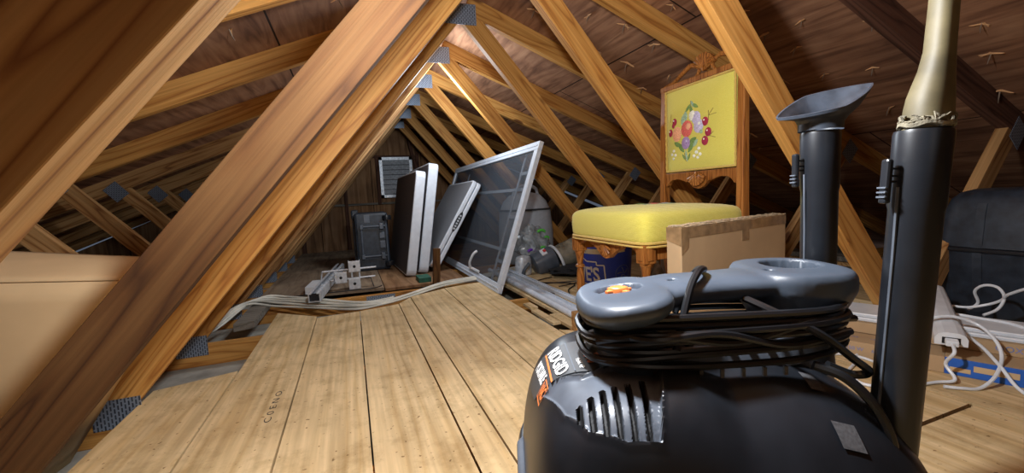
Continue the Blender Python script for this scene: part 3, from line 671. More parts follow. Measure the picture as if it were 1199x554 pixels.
b=MB(); q=[wrap_on([Vector((.045*math.cos(t),.045*math.sin(t),0)),],.11,2.05,.001)[0] for t in [2*PI*i/24 for i in range(24)]]; b.tube(q,.0014,'bluetxt',seg=5,closed=True)
for t in range(5): a=t*1.2566; q=[wrap_on([Vector((.035*s*math.cos(a+s*.6),.035*s*math.sin(a+s*.6),0))],.11,2.05,.001)[0] for s in(.2,.5,.8,1)]; b.tube(q,.003,'bluetxt',seg=5)
part(b,'round_emblem',r)
b=MB(); b.lathe([(.025,0),(.032,.01),(.034,.10),(.02,.13),(.012,.15),(.014,.155),(.012,.165)],'bag',seg=20); o=b.build('plastic_bottle',loc=(1.52,1.85,.0155)); tag(o,'small clear plastic bottle standing right of the blue bucket','bottle')
b=MB(); b.box((-.06,-.05,0),(.06,.05,.20),'greypl',bev=.006); o=b.build('plastic_container',loc=(1.66,1.88,.0155),rot=(0,0,.3)); tag(o,'pale plastic container behind the chair, right of the bottle','container')
# ------------------------------------------------------------------ the yellow chair (faces -X)
CH=(1.032,1.2685,.0925)
r=empty('dining_chair',CH); r.scale=(.86,.86,.86); tag(r,'carved oak side chair with yellow needlepoint seat and fruit embroidered back','chair')
def cring(z,ins,n=11,seg=72):
    out=[]
    for i in range(seg):
        t=2*PI*i/seg; c,s=math.cos(t),math.sin(t)
        u=math.copysign(abs(c)**(2/n),c); v=math.copysign(abs(s)**(2/n),s)
        w=.272-.036*(u+1)/2
        out.append((-.005+(.258-ins)*u,(w-ins)*v,z))
    return out
b=MB(); b.loft([cring(z,i) for z,i in[(.352,.010),(.356,.002),(.375,-.003),(.41,-.005),(.445,-.003),(.456,.002),(.464,.010),(.469,.022),(.475,.05),(.481,.10),(.485,.16),(.487,.22)]],'yellow'); part(b,'seat_cushion',r,sharp=60)
b=MB(); b.tube(cring(.358,-.001),.0055,'gimp',seg=6,closed=True); b.tube([(x,y,z-.012) for x,y,z in cring(.358,-.002)],.004,'gimp',seg=6,closed=True); part(b,'braid_trim',r)
# small flower on the seat
def blob(b,f,yc,zc,ry,rz,k,rot=0,n=14,lift=.0015,shape=1.):
    vs=[]; cr,sr=math.cos(rot),math.sin(rot)
    for q,h in((0,1.6),(.6,1.2),(1,.4)):
        if q==0: vs.append(f(yc,zc,lift*h)); continue
        for i in range(n):
            t=2*PI*i/n; u=ry*q*math.cos(t); v=rz*q*math.sin(t)*(1 if shape==1 else max(.0,1-abs(math.cos(t))**2*.6))
            vs.append(f(yc+u*cr-v*sr,zc+u*sr+v*cr,lift*h))
    fs=[(0,1+i,1+(i+1)%n) for i in range(n)]+[(1+i,1+n+i,1+n+(i+1)%n,1+(i+1)%n) for i in range(n)]
    b.add(vs,fs,k,True)
b=MB(); fseat=lambda x,y,l:(x,y,.4865-.004*((x/.2)**2+(y/.2)**2)**1.0*1.0+l)
for x,y,rx,ry,k,ro in[(.0,.0,.03,.025,'peach2',0),(.03,.04,.02,.02,'cherry',0),(-.03,.05,.035,.012,'leaf',.6),(.02,-.05,.04,.013,'leaf2',-.5),(-.05,-.02,.03,.012,'leaf2',.2),(.05,-.01,.018,.018,'plum2',0),(-.01,.08,.03,.01,'leaf',0)]: blob(b,fseat,x,y,rx,ry,k,ro,lift=.002)
part(b,'seat_embroidery',r)
# apron rails
def apron(pts,x0,x1,name,axis='x'):
    b=MB(); b.prism(pts,x0,x1,'chairwood',axis=axis); return part(b,name,r,mods=[('BEVEL',dict(width=.002,segments=2,limit_method='ANGLE'))])
low=[(-.215,.318),(-.20,.318),(-.19,.327),(-.17,.338),(-.145,.341),(-.12,.336),(-.105,.322),(-.095,.326),(-.085,.318),(-.07,.312),(-.05,.298),(-.03,.283),(0,.276)]
low=low+[(-y,z) for y,z in low[:-1][::-1]]
apron(low+[(.215,.354),(-.215,.354)],-.246,-.226,'front_apron')
b=MB()
for i in range(7):
    a=-1.05+i*.35; b.tube([(-.249,0,.343),(-.253,.022*math.sin(a),.343-.03*math.cos(a)),(-.249,.046*math.sin(a),.343-.056*math.cos(a))],[.003,.006,.004],'chairwood',seg=7)
part(b,'apron_shell',r)
for s in(-1,1):
    b=MB(); b.box((-.22,s*.235-.01,.295),(.235,s*.235+.01,.354),'chairwood',bev=.002); part(b,'side_apron',r)
b=MB(); b.box((.225,-.21,.295),(.243,.21,.354),'chairwood',bev=.002); part(b,'rear_apron',r)
# front legs, turned
for s in(-1,1):
    o=empty('leg',(-.231,s*.236,0)); o.parent=r
    b=MB(); b.box((-.025,-.025,.285),(.025,.025,.353),'chairwood',bev=.003); part(b,'leg_block',o)
    b=MB(); b.box((-.0285,-.012,.297),(-.025,.012,.343),'chairwood',bev=.0015); b.box((-.012,-.0285,.297),(.012,-.025,.343),'chairwood',bev=.0015); part(b,'carved_panel',o)
    b=MB(); b.lathe([(.013,.0),(.017,.006),(.019,.02),(.014,.032),(.0125,.04),(.0165,.085),(.0185,.13),(.0175,.17),(.0145,.196),(.013,.204),(.020,.209),(.0215,.214),(.020,.219),(.013,.224),(.0145,.236),(.018,.262),(.0205,.274),(.0235,.279),(.0235,.286),(.02,.29)],'chairwood',seg=28); part(b,'turned_shaft',o)
# rear legs carry on up as the stiles of the back
for s in(-1,1):
    b=MB(); rings=[]
    for x,y,z,w,d in[(.30,.222,0,.030,.034),(.262,.222,.20,.032,.040),(.248,.222,.34,.034,.042),(.248,.222,.50,.034,.036),(.252,.221,.80,.033,.030),(.258,.219,1.028,.033,.026)]:
        rings.append([(x-d/2,s*y-w/2,z),(x+d/2,s*y-w/2,z),(x+d/2,s*y+w/2,z),(x-d/2,s*y+w/2,z)])
    b.loft(rings,'chairwood',smooth=False); part(b,'leg' ,r,mods=[('BEVEL',dict(width=.004,segments=2,limit_method='ANGLE'))])
b=MB(); b.box((.243,-.238,1.004),(.272,.238,1.030),'chairwood',bev=.004); part(b,'top_rail',r)
low=[(-.205,.555),(-.19,.558),(-.18,.572),(-.16,.585),(-.12,.588),(-.09,.580),(-.07,.572),(-.055,.575),(-.045,.562),(-.03,.548),(-.012,.542),(0,.540)]
low=low+[(-y,z) for y,z in low[:-1][::-1]]
apron(low+[(.205,.618),(-.205,.618)],.238,.258,'lower_back_rail')
def shell(yc,zc,R0,x,name,up=1):
    b=MB()
    for i in range(9):
        a=-1.15+i*.2875; b.tube([(x,yc,zc),(x-.006,yc+R0*.5*math.sin(a),zc+up*R0*.55*math.cos(a)),(x-.004,yc+R0*math.sin(a),zc+up*R0*1.0*math.cos(a))],[.003,R0*.10,R0*.13],'chairwood',seg=8)
    vs=[(yc+R0*.95*math.sin(a),zc+up*R0*.95*math.cos(a)) for a in [-1.3+i*.13 for i in range(21)]]+[(yc,zc-up*R0*.15)]
    b.prism(vs if up<0 else vs[::-1],x-.002,x+.014,'chairwood',axis='x')
    b.lathe([(.001,-.001),(R0*.2,.0),(R0*.18,.008),(.001,.012)],'chairwood',T3((x,yc,zc),(0,-PI/2,0)),seg=14)
    return part(b,name,r)
shell(0,.606,.052,.234,'back_shell',up=-1)
shell(-.032,1.048,.062,.248,'crest_shell',up=1)
for s in(-1,1):
    b=MB(); y0=-.032
    P_=[(.257,s*.222+ (0 if s>0 else 0),1.030),(.257,y0+s*.185,1.040),(.257,y0+s*.13,1.066),(.257,y0+s*.085,1.082),(.257,y0+s*.055,1.075)]
    b.tube(P_,[.006,.009,.010,.011,.008],'chairwood',seg=8,smoothpts=4)
    b.tube([(.257,y0+s*.052,1.076),(.257,y0+s*.035,1.055),(.257,y0+s*.05,1.030)],.008,'chairwood',seg=8,smoothpts=4); part(b,'crest_scroll',r)
# padded back panel
yc,zc,hy,hz=0,.812,.198,.188
def pad(y,z,l=0):
    u=min(1,abs((y-yc)/hy)); v=min(1,abs((z-zc)/hz)); return(.246-.020*(1-u**5)*(1-v**5)-l,y,z)
b=MB(); n=36; vs=[];fs=[]
for i in range(n+1):
    for j in range(n+1):
        y=yc+hy*math.sin(PI/2*(2*i/n-1)); z=zc+hz*math.sin(PI/2*(2*j/n-1)); vs.append(pad(y,z))
for i in range(n):
    for j in range(n): a=i*(n+1)+j; fs.append((a,a+1,a+n+2,a+n+1))
b.add(vs,fs,'yellow',True); o=part(b,'back_pad',r,mods=[('SOLIDIFY',dict(thickness=.022,offset=1))])
for p_ in o.data.polygons: pass
b=MB(); q=[(.240,yc+s1*(hy-.002),zc+s2*(hz-.002)) for s1,s2 in((-1,-1),(1,-1),(1,1),(-1,1))]
pts=[]
for i in range(4):
    A_,B_=Vector(q[i]),Vector(q[(i+1)%4])
    for t in range(40): pts.append(A_.lerp(B_,t/40)+Vector((.0015*math.sin(t*PI/1.5),0,0)))
b.tube(pts,.0048,'gimp',seg=6,closed=True); part(b,'back_braid',r)
b=MB(); b.box((.268,-.205,.62),(.274,.205,1.008),'chairwood'); part(b,'back_board',r)
# embroidery: cherries, peaches, plums and leaves (y to the left as seen, z up)
def E(yw,zw,ry,rz,k,ro=0,**kw): blob(b,pad_w,yw-1.475,zw,ry,rz,k,ro,**kw)
pad_w=lambda y,z,l:pad(y,z,l)
dz=-.0155
b=MB()
for yw,zw,ry,rz,ro,k in[(1.497,.90,.028,.009,1.3,'leaf'),(1.475,.915,.022,.008,.5,'leaf'),(1.515,.912,.024,.008,2.4,'leaf'),(1.49,.925,.020,.007,1.0,'leaf2'),(1.545,.868,.028,.013,1.9,'leaf2'),(1.53,.88,.022,.012,1.5,'leaf2'),(1.56,.745,.030,.012,.9,'leaf'),(1.585,.762,.024,.011,.5,'leaf'),(1.50,.742,.030,.012,-.9,'leaf'),(1.49,.768,.026,.012,-.4,'leaf'),(1.475,.755,.022,.010,-.8,'leaf2'),(1.53,.705,.028,.007,1.5,'leaf2'),(1.545,.70,.018,.006,1.0,'leaf'),(1.515,.70,.018,.006,2.1,'leaf'),(1.60,.80,.018,.008,.4,'leaf')]:
    E(yw,zw+dz,ry,rz,k,ro,shape=2)
for yw,zw,R_ in[(1.61,.735,.009),(1.625,.72,.009),(1.60,.715,.009),(1.615,.70,.008),(1.47,.715,.010),(1.455,.73,.009),(1.45,.705,.009),(1.485,.70,.009),(1.465,.692,.008)]: E(yw,zw+dz,R_,R_*.8,'cream')
for (a_,c_) in[((1.40,.86),(1.375,.885)),((1.40,.86),(1.36,.862)),((1.40,.84),(1.40,.88)),((1.395,.775),(1.365,.765)),((1.395,.775),(1.375,.79)),((1.63,.87),(1.625,.905)),((1.50,.89),(1.50,.94)),((1.54,.72),(1.535,.68))]:
    P_=[pad(a_[0]-1.475+(c_[0]-a_[0])*t,a_[1]+dz+(c_[1]-a_[1])*t,.001) for t in(0,.5,1)]; b.tube(P_,.0013,'twig',seg=5)
part(b,'embroidered_leaves',r)
b=MB()
for yw,zw,R_,k in[(1.585,.808,.034,'peach'),(1.593,.800,.020,'peach2'),(1.523,.823,.037,'peach2'),(1.515,.83,.022,'peach'),(1.468,.862,.028,'plum2'),(1.49,.875,.022,'cream'),(1.455,.825,.030,'plum2'),(1.45,.832,.016,'cream'),(1.53,.762,.028,'plum'),(1.525,.768,.014,'plum2'),
   (1.600,.865,.017,'cherry'),(1.632,.820,.018,'cherry'),(1.61,.85,.012,'cherry'),(1.418,.838,.019,'cherry'),(1.402,.792,.019,'cherry'),(1.420,.758,.020,'cherry'),(1.44,.80,.010,'leaf2')]: E(yw,zw+dz,R_*.92,R_,k,lift=.003 if k in('peach2','cherry') else .0035)
for yw,zw in[(1.603,.871),(1.635,.826),(1.421,.844),(1.405,.798),(1.423,.765)]: E(yw,zw+dz,.004,.005,'cream',lift=.005)
part(b,'embroidered_fruit',r)
for i,y in enumerate((1.0665,1.4715)):
    o=board('joist_offcut',(.795,y-.019,.0155),(1.285,y-.019,.0155),.0762,.038,'pine_pale',side=-1); tag(o,('pale two by four offcut on edge under the chair legs nearest the vacuum','pale two by four offcut on edge under the chair legs nearest the blue bucket')[i],'wood offcut')
# ------------------------------------------------------------------ shallow cardboard box standing on edge beside the chair
ang=math.atan2(.13,.635)
r=empty('cardboard_box',(.8273,.9073,.0155),ang); r.scale=(.86,.62,1.038); tag(r,'shallow brown cardboard box stood on edge with shiny tape, beside the yellow seat','cardboard box')
Lb,Tb,Hb=.648,.078,.425
b=MB(); b.box((0,0,0),(Lb,Tb,Hb),'card',bev=.0025); part(b,'box_body',r)
b=MB(); b.box((-.0008,-.0012,Hb-.030),(Lb+.0008,-.0003,Hb-.002),'tape'); b.box((-.0008,-.0012,Hb+.0003),(Lb+.0008,Tb*.55,Hb+.0012),'tape'); b.box((.34,-.0014,Hb-.062),(.385,-.0004,Hb-.028),'tape')
b.add([(-.0012,-.0014,Hb-.075),(.035,-.0014,Hb-.055),(.04,-.0014,Hb),(-.0012,-.0014,Hb)],[(0,1,2,3)],'tape'); b.add([(-.0016,0,Hb-.05),(-.0016,0,Hb),(-.0016,Tb,Hb),(-.0016,Tb,Hb-.035)],[(0,1,2,3)],'tape'); part(b,'packing_tape',r)
b=MB()
for z,y in((Hb+.0015,.028),(Hb+.002,.046),(Hb+.0015,.066)):
    b.tube([(x*Lb/24,y+random.uniform(-.003,.003),z+random.uniform(-.001,.003)) for x in range(25)],.0022,'cardedge',seg=5)
b.tube([(0+.0,.002,Hb-.002+random.uniform(-.001,.002)) if i==0 else (Lb*i/30,.001+random.uniform(-.001,.001),Hb+random.uniform(-.001,.002)) for i in range(31)],.0018,'cardedge',seg=5)
part(b,'torn_flap_edge',r)
b=MB(); b.add([(Lb-.075,-.0012,Hb-.215),(Lb-.0,-.0012,Hb-.185),(Lb-.0,-.0012,Hb-.30),(Lb-.16,-.0012,Hb-.30)],[(0,3,2,1)],'cardl'); part(b,'paper_label',r)
# ------------------------------------------------------------------ cartons on the right
dv=Vector((.145,-.366,0)).normalized(); angc=math.atan2(dv.y,dv.x)   # local x runs towards the camera side
def carton(name,loc,L_,D_,H_,k,label,cat='carton'):
    r=empty(name,loc,angc); tag(r,label,cat)
    return r
o0=Vector((1.375,.970,.0155))
r=carton('long_carton',o0,1.0,.30,.046,'card','long flat brown carton with blue print, lowest, its right part blue')
b=MB(); b.box((0,0,0),(.345,.30,.046),'card',bev=.001); part(b,'box_body',r)
b=MB(); b.box((.3452,0,0),(1.0,.30,.046),'bluebox',bev=.001); b.box((.3453,.004,.0462),(1.0,.298,.0475),'card'); part(b,'blue_wrap',r)
b=MB()
def flat_text(b,txt,size,T,k='bluetxt'):
    vs,fs=text_mesh(txt,size,.0001); b.add(vs,fs,k,False,T)
for tx,x,sz in(('4000K',.035,.014),('1290',.088,.018),('350 W',.148,.016),('60 LED',.21,.014)):
    flat_text(b,tx,sz,T3((x,-.0005,.024),(PI/2,0,0)))
for tx,x,y in(('LED STRIP FIXTURE',.09,.05),('LED STRIP FIXTURE',.24,.05)): flat_text(b,tx,.014,T3((x,y,.0467),(0,0,0)))
part(b,'blue_print',r)
b=MB(); b.lathe([(.001,0),(.020,0),(.020,.0006),(.001,.0006)],'cardl',T3((.62,-.0004,.022),(PI/2,0,0)),seg=20); flat_text(b,'LED',.016,T3((.62,-.0015,.022),(PI/2,0,0)),'bluetxt'); part(b,'round_print',r)
for q in((.40,.018,.48,.034),(.355,.010,.395,.022)):
    b=MB(); b.box((q[0],-.001,q[1]),(q[2],-.0003,q[3]),'cardl'); part(b,'printed_patch',r)
r=carton('long_carton',o0+Vector((-dv.y,dv.x,0))*.10*1+dv*-.01+Vector((0,0,.0485)),1.0,.2,.034,'card','thin brown carton lying on the blue and brown one, under the white panels')
b=MB(); b.box((0,0,0),(.95,.19,.034),'card',bev=.001); part(b,'box_body',r)
b=MB(); flat_text(b,'OOXLAMP',.022,T3((.50,-.0005,.017),(PI/2,0,0))); flat_text(b,'MADE FOR INDOOR USE',.010,T3((.66,-.0005,.018),(PI/2,0,0))); part(b,'blue_print',r)
for i,(dz_,dd) in enumerate(((.0835,.115),(.0955,.125))):
    r=carton('light_fixture',o0+Vector((-dv.y,dv.x,0))*dd+dv*(-.02+.01*i)+Vector((0,0,dz_)),.6,.1,.01,'white',('lower','upper')[i]+' of two white light panels lying on the thin carton','light panel')
    b=MB(); b.box((0,0,0),(.52,.15,.0112),'white',bev=.002); part(b,'panel_body',r)
    b=MB(); b.box((-.001,-.001,.004),(.521,0,.007),'framew'); part(b,'edge_strip',r)
# ------------------------------------------------------------------ black carrying case at the right
r=empty('carrying_case',(2.21,.58,.0155)); tag(r,'large black hard carrying case with a seam, standing at the right edge','case')
rr_=lambda z,A,B:sup(0,0,z,A,B,6,64)
b=MB(); b.loft([rr_(z,A,B) for z,A,B in[(.022,.115,.335),(.03,.13,.35),(.06,.14,.362),(.258,.155,.378),(.266,.157,.38)]],'case'); part(b,'lower_shell',r)
b=MB(); b.loft([rr_(z,A,B) for z,A,B in[(.268,.162,.386),(.272,.164,.388),(.280,.163,.387),(.284,.158,.382)]],'blackpl'); part(b,'seam_band',r)
b=MB(); b.loft([rr_(z,A,B) for z,A,B in[(.285,.157,.38),(.30,.155,.378),(.40,.145,.362),(.455,.132,.345),(.478,.115,.325),(.490,.09,.29)]],'case'); part(b,'upper_shell',r)
for y in(.235,-.20):
    b=MB(); b.loft([[(x-.150+.0,y+.012,z),(x-.150,y-.012,z),(x-.135,y-.018,z),(x-.135,y+.018,z)] for x,z in((.012,.05),(-.006,.25),(-.006,.30),(.004,.40),(.014,.44))],'case',smooth=False); part(b,'moulded_rib',r)
for y in(.29,-.29):
    b=MB(); b.lathe([(.02,0),(.022,.003),(.02,.024)],'blackpl',T3((-.05,y,-.0)),seg=16); b.lathe([(.02,0),(.022,.003),(.02,.024)],'blackpl',T3((.05,y,-.0)),seg=16); part(b,'foot',r)
b=MB(); b.box((-.168,.03,.245),(-.156,.065,.295),'case',bev=.003); part(b,'latch',r)
b=MB(); b.tube([(-.155,.06,.20),(-.19,.05,.19),(-.195,0,.185),(-.19,-.05,.19),(-.155,-.06,.20)],.010,'blackpl',smoothpts=4); part(b,'carry_handle',r)
b=MB(); b.lathe([(.0001,0),(.008,0),(.007,.0006)],'label',T3((-.150,.19,.333),(0,-PI/2+.08,0)),seg=10); part(b,'scuff',r)
# ------------------------------------------------------------------ white power bar and its cords
p0=Vector((1.497,.636,.088)); p1=Vector((1.871,.849,.138)); d=(p1-p0); Lp=d.length; d.normalize(); sd=Vector((0,0,1)).cross(d).normalized(); upv=d.cross(sd)
r=empty('power_bar',(0,0,0)); m=Matrix((d,sd,upv)).transposed().to_4x4(); m.translation=p0+upv*.014; r.matrix_local=m; tag(r,'white plastic light bar with a plugged cord, propped on the cartons','light bar')
b=MB(); b.loft([[(x,y,z) for y,z in[(-w,0),(w,0),(w,.018),(w*.8,.029),(w*.4,.034),(-w*.4,.034),(-w*.8,.029),(-w,.018)]] for x,w in((0,.031),(.10,.031),(Lp,.030))],'white',smooth=False); part(b,'bar_body',r,mods=[('BEVEL',dict(width=.002,segments=2,limit_method='ANGLE'))])
b=MB(); b.loft([[(x,y,z) for y,z in[(-w,-.001),(w,-.001),(w,.019),(w*.8,.0305),(w*.4,.0355),(-w*.4,.0355),(-w*.8,.0305),(-w,.019)]] for x,w in((-.003,.0325),(.075,.0325))],'white',smooth=False); part(b,'end_cap',r)
b=MB(); b.box((-.0045,-.018,.004),(-.003,.018,.022),'hole'); part(b,'socket',r)
b=MB(); b.box((-.028,-.013,.005),(-.003,.013,.021),'white',bev=.003); part(b,'plug',r)
def wire(pts,label,rad=.0042,group=None):
    b=MB(); b.tube(pts,rad,'wcable',seg=8,smoothpts=7); tag(b.build('white_cable'),label,'cord',group)
e=p0+upv*.027-d*.03
wire([e,e-d*.03+Vector((0,0,-.01)),(1.452,.625,.060),(1.44,.60,.028),(1.40,.622,.0205),(1.296,.645,.020),(1.237,.694,.020),(1.281,.758,.020),(1.36,.79,.020),(1.45,.835,.0205)],'white cord plugged into the light bar, looping under the upright black wand')
wire([(1.25,.88,.020),(1.323,.868,.020),(1.39,.858,.020),(1.42,.82,.020),(1.41,.76,.020),(1.34,.72,.020)],'white cord end lying on the floor left of the long carton')
wire([(1.60,.80,.125),(1.576,.745,.128),(1.547,.703,.152),(1.578,.67,.160),(1.606,.627,.142),(1.581,.583,.117),(1.557,.56,.082),(1.502,.549,.046),(1.452,.557,.0205),(1.415,.575,.0205),(1.39,.60,.0205)],'white cord making the big round loop in front of the light bar')
wire([(1.66,.72,.122),(1.631,.671,.108),(1.609,.640,.098),(1.573,.60,.088),(1.531,.552,.064),(1.505,.50,.021),(1.45,.40,.0205)],'white cord running down over the blue carton towards the right corner')
wire([(1.83,.80,.13),(1.846,.751,.13),(1.866,.71,.145),(1.866,.68,.165),(1.84,.652,.195),(1.80,.58,.23),(1.80,.50,.19),(1.82,.45,.125)],'white cord arching up in front of the black carrying case')
wire([(1.88,.76,.115),(1.895,.743,.14),(1.878,.745,.18),(1.869,.721,.205),(1.867,.69,.205),(1.862,.672,.178),(1.85,.68,.14),(1.82,.70,.120)],'small white cord loop standing up against the black carrying case')
wire([(1.60,.86,.125),(1.70,.78,.125),(1.753,.733,.124),(1.758,.677,.124),(1.758,.624,.125),(1.727,.55,.125),(1.75,.46,.125)],'white cord lying along the top of the white panels')
# ------------------------------------------------------------------ the vacuum in the foreground
VA,VB,VA0,VB0=.235,.175,.235,.53
V=empty('wet_dry_vacuum',(0,0,0),-YAW); tag(V,'black portable shop vacuum with cord wound round its handle, right foreground','vacuum')
def sp_(a,b): return abs(a)**b
def lid_z(a,b):
    w=min(1,max(0,(VA0-a)/.12)); w=w*w*(3-2*w); n=2.8+2.4*w; m=2.2+6*w
    r_=(sp_((a-VA0)/VA,n)+sp_((b-VB0)/VB,n))**(1/n); r_=min(r_,1)
    return .20+.165*(1-r_**m)**.625-.012*w*min(1,max(0,(VA0-a)/VA))
def outline(A,B,z,seg=144,n1=5.2,n2=2.8):
    out=[]
    for i in range(seg):
        t=2*PI*i/seg; c,s=math.cos(t),math.sin(t); w=min(1,max(0,-c/.5)); w=w*w*(3-2*w); n=n2+(n1-n2)*w
        out.append((VA0+A*math.copysign(abs(c)**(2/n),c),VB0+B*math.copysign(abs(s)**(2/n),s),z))
    return out
poly=[(.024,.520),(.033,.478),(.045,.426),(.066,.396),(.100,.382),(.132,.379),(.138,.395),(.160,.455),(.166,.490),(.13,.492),(.072,.474)]
def sdist(a,b,P):
    """signed distance, positive inside"""
    dmin=9;ins=False;n=len(P);which=0
    for i in range(n):
        x0,y0=P[i];x1,y1=P[(i+1)%n]
        dx,dy=x1-x0,y1-y0;t=max(0,min(1,((a-x0)*dx+(b-y0)*dy)/(dx*dx+dy*dy)))
        d_=math.hypot(a-x0-t*dx,b-y0-t*dy)
        if d_<dmin: dmin=d_;which=i
        if (y0>b)!=(y1>b) and a<(x1-x0)*(b-y0)/(y1-y0)+x0: ins=not ins
    return (dmin if ins else -dmin),which
# one moulded surface: the lid with its ridged, slotted vent facet let into it
slots=[((.061,.424),(.0595,.404)),((.074,.430),(.071,.397)),((.088,.437),(.083,.391)),((.102,.442),(.0955,.388)),((.118,.448),(.109,.386)),((.136,.456),(.123,.385))]
def segd(a,b,s):
    (x0,y0),(x1,y1)=s; dx,dy=x1-x0,y1-y0;t=max(0,min(1,((a-x0)*dx+(b-y0)*dy)/(dx*dx+dy*dy))); return math.hypot(a-x0-t*dx,b-y0-t*dy)
def surf(a,c):
    """height, region (0 lid, 1 panel, 2 slot)"""
    z=lid_z(a,c)
    if not(.015<a<.175 and .37<c<.53): return z,0
    d_,w_=sdist(a,c,poly)
    if d_<-.004: return z,0
    if d_<0: return z+.0025*(1+d_/.004),0
    s_=min(1,max(0,(a-.05)/.10)); e_=min(1,d_/.003)
    h=.0025*(1-e_)-(.0015+.011*s_*s_)*e_
    sd_=min(segd(a,c,s) for s in slots)
    if sd_<.0031: h-=.014*min(1,(.0031-sd_)/.0010)
    return z+h,(2 if sd_<.0028 else 1)
seg=720; rs=[.0001]+[1-(1-i/150)**1.35 for i in range(1,151)]
base=outline(1,1,0,seg); vs=[];reg=[]
for q in rs:
    for i in range(seg):
        a=VA0+(base[i][0]-VA0)*VA*q; c=VB0+(base[i][1]-VB0)*VB*q; z,g=surf(a,c); vs.append((a,c,z)); reg.append(g)
lidf=[];panf=[];slf=[]
for j in range(len(rs)-1):
    for i in range(seg):
        f=(j*seg+i,j*seg+(i+1)%seg,(j+1)*seg+(i+1)%seg,(j+1)*seg+i); g=[reg[k] for k in f]
        (slf if g.count(2)>=2 else panf if g.count(0)<=1 else lidf).append(f)
b=MB(); b.add(vs,lidf,'blackpl',True); o=part(b,'motor_lid',V,sharp=60)
used={}; v2=[]
def rm(f):
    out=[]
    for k in f:
        if k not in used: used[k]=len(v2); v2.append(vs[k])
        out.append(used[k])
    return out
f1=[rm(f) for f in panf]; f2=[rm(f) for f in slf]
b=MB(); b.add(v2,f1,'bluepl',True); n0=b.mi('hole')  # same moulding as the lid, lighter colour paints the lit facet
for f in f2: b.f.append(f); b.m.append(n0); b.sm.append(True)
part(b,'vent_grille',V,sharp=60)
# body band, latches, drum, foot
b=MB(); b.loft([outline(VA+d_,VB+d_,z) for d_,z in[(.000,.202),(.004,.200),(.007,.192),(.007,.176),(.003,.168),(.003,.150),(.009,.146),(.009,.130),(.001,.126)]],'blackpl'); part(b,'collar',V)
b=MB(); b.loft([outline(VA+d_,VB+d_,z) for d_,z in[(-.006,.128),(-.006,.11),(-.022,.05),(-.03,.025),(-.04,.022)]],'orange_tank'); part(b,'drum',V)
for x,y in((.03,.42),(.03,.66),(.42,.42),(.42,.66)):
    b=MB(); b.lathe([(.010,.0160),(.022,.0165),(.024,.026),(.022,.042),(.01,.046)],'blackpl',T3((x,y,0)),seg=20); part(b,'caster',V)
b=MB(); b.loft([[(x,y,z) for x,y in[(-.008-.0*q,.50-.03*q),(.004,.48-.03*q),(.004,.60),(-.008,.58)]] for z,q in((.06,0),(.12,.6),(.19,1),(.215,.5))],'bluepl',smooth=False); part(b,'side_latch',V,mods=[('BEVEL',dict(width=.004,segments=2,limit_method='ANGLE'))])
# handle: pod, bar, ring and posts fused into one moulding
def H(rings_list):
    b=MB()
    for rings in rings_list: b.loft(rings,'handle')
    return b
def el(cx,cy,spec,n=2.6): return [sup(cx+dx,cy+dy,z,A,B,n,40) for z,A,B,dx,dy in spec]
pod=el(.130,.512,[(.340,.034,.046,.008,.008),(.375,.034,.046,.005,.006),(.412,.040,.052,0,.002),(.427,.049,.070,0,0),(.436,.054,.079,0,0),(.445,.053,.079,0,0),(.450,.049,.074,0,0),(.4525,.040,.062,0,0)])
ring=el(.364,.556,[(.330,.044,.050,-.008,-.016),(.370,.040,.046,-.008,-.016),(.392,.044,.052,-.006,-.012),(.410,.056,.066,0,0),(.430,.064,.074,0,0),(.446,.064,.074,0,0),(.453,.060,.070,0,0),(.4555,.052,.062,0,0)])
bar=[]
for i in range(11):
    t=i/10; x=.13+.235*t; yc_=.522+.032*t; w=.044+.022*max(0,1-t*2.2)**1.5+.016*max(0,t*2-1)**2; zt=.4515+.002*t; zb=.421
    bar.append([(x,yc_+w*math.copysign(abs(math.cos(a))**.75,math.cos(a)),(zt+zb)/2+(zt-zb)/2*math.copysign(abs(math.sin(a))**.75,math.sin(a))) for a in [2*PI*k/28 for k in range(28)]])
hb=H([pod,ring,bar]); ho=hb.build('handle',V,mods=[('REMESH',dict(mode='VOXEL',voxel_size=.003))]); 
ho.matrix_parent_inverse=Matrix()
ho.parent=None; bake(ho)
c1=MB(); c1.loft([sup(.372,.565,z,.0335,.0345,2.2,48) for z in(.395,.50)],'hole'); c1=c1.build('cut')
c2=MB(); c2.loft([sup(.128,.516,z,A,B,2.2,48) for z,A,B in((.442,.026,.018),(.47,.033,.025))],'hole'); c2=c2.build('cut')
c3=MB(); 
for x,y in((.323,.530),(.408,.612),(.196,.520)): c3.lathe([(.0055,.445),(.0055,.47)],'hole',T3((x,y,0)),seg=16)
c3=c3.build('cut')
bool_diff(ho,[c1,c2,c3])
sm=ho.modifiers.new('smooth','SMOOTH'); sm.factor=.5; sm.iterations=6
bake(ho); ho.parent=V
for v_ in ho.data.vertices: v_.co.z-=.11*max(0,.20-v_.co.x)*min(1,max(0,(v_.co.z-.40)/.03))
for p_ in ho.data.polygons: p_.use_smooth=True
ho.data.materials.clear(); ho.data.materials.append(M['handle'])
b=MB(); b.lathe([(.030,.397),(.030,.3985),(.0,.3985)],'hole',T3((.372,.565,0)),seg=30,cap=False); part(b,'port_floor',V)
b=MB(); b.loft([sup(.128,.516,z,A,B,1.7,32) for z,A,B in((.441,.014,.010),(.450,.014,.010),(.455,.011,.008))],'orange')
for t in range(4):
    a=.5+t*PI/2; b.loft([[(.128+math.cos(a)*u-math.sin(a)*v,.516+(math.sin(a)*u+math.cos(a)*v)*.75,z) for u,v in((.004,-.005),(.019,-.0035),(.019,.0035),(.004,.005))] for z in(.442,.452)],'orange',smooth=False)
for v_ in b.v: v_.z-=.0085
part(b,'orange_switch',V,mods=[('BEVEL',dict(width=.0015,segments=2,limit_method='ANGLE'))])
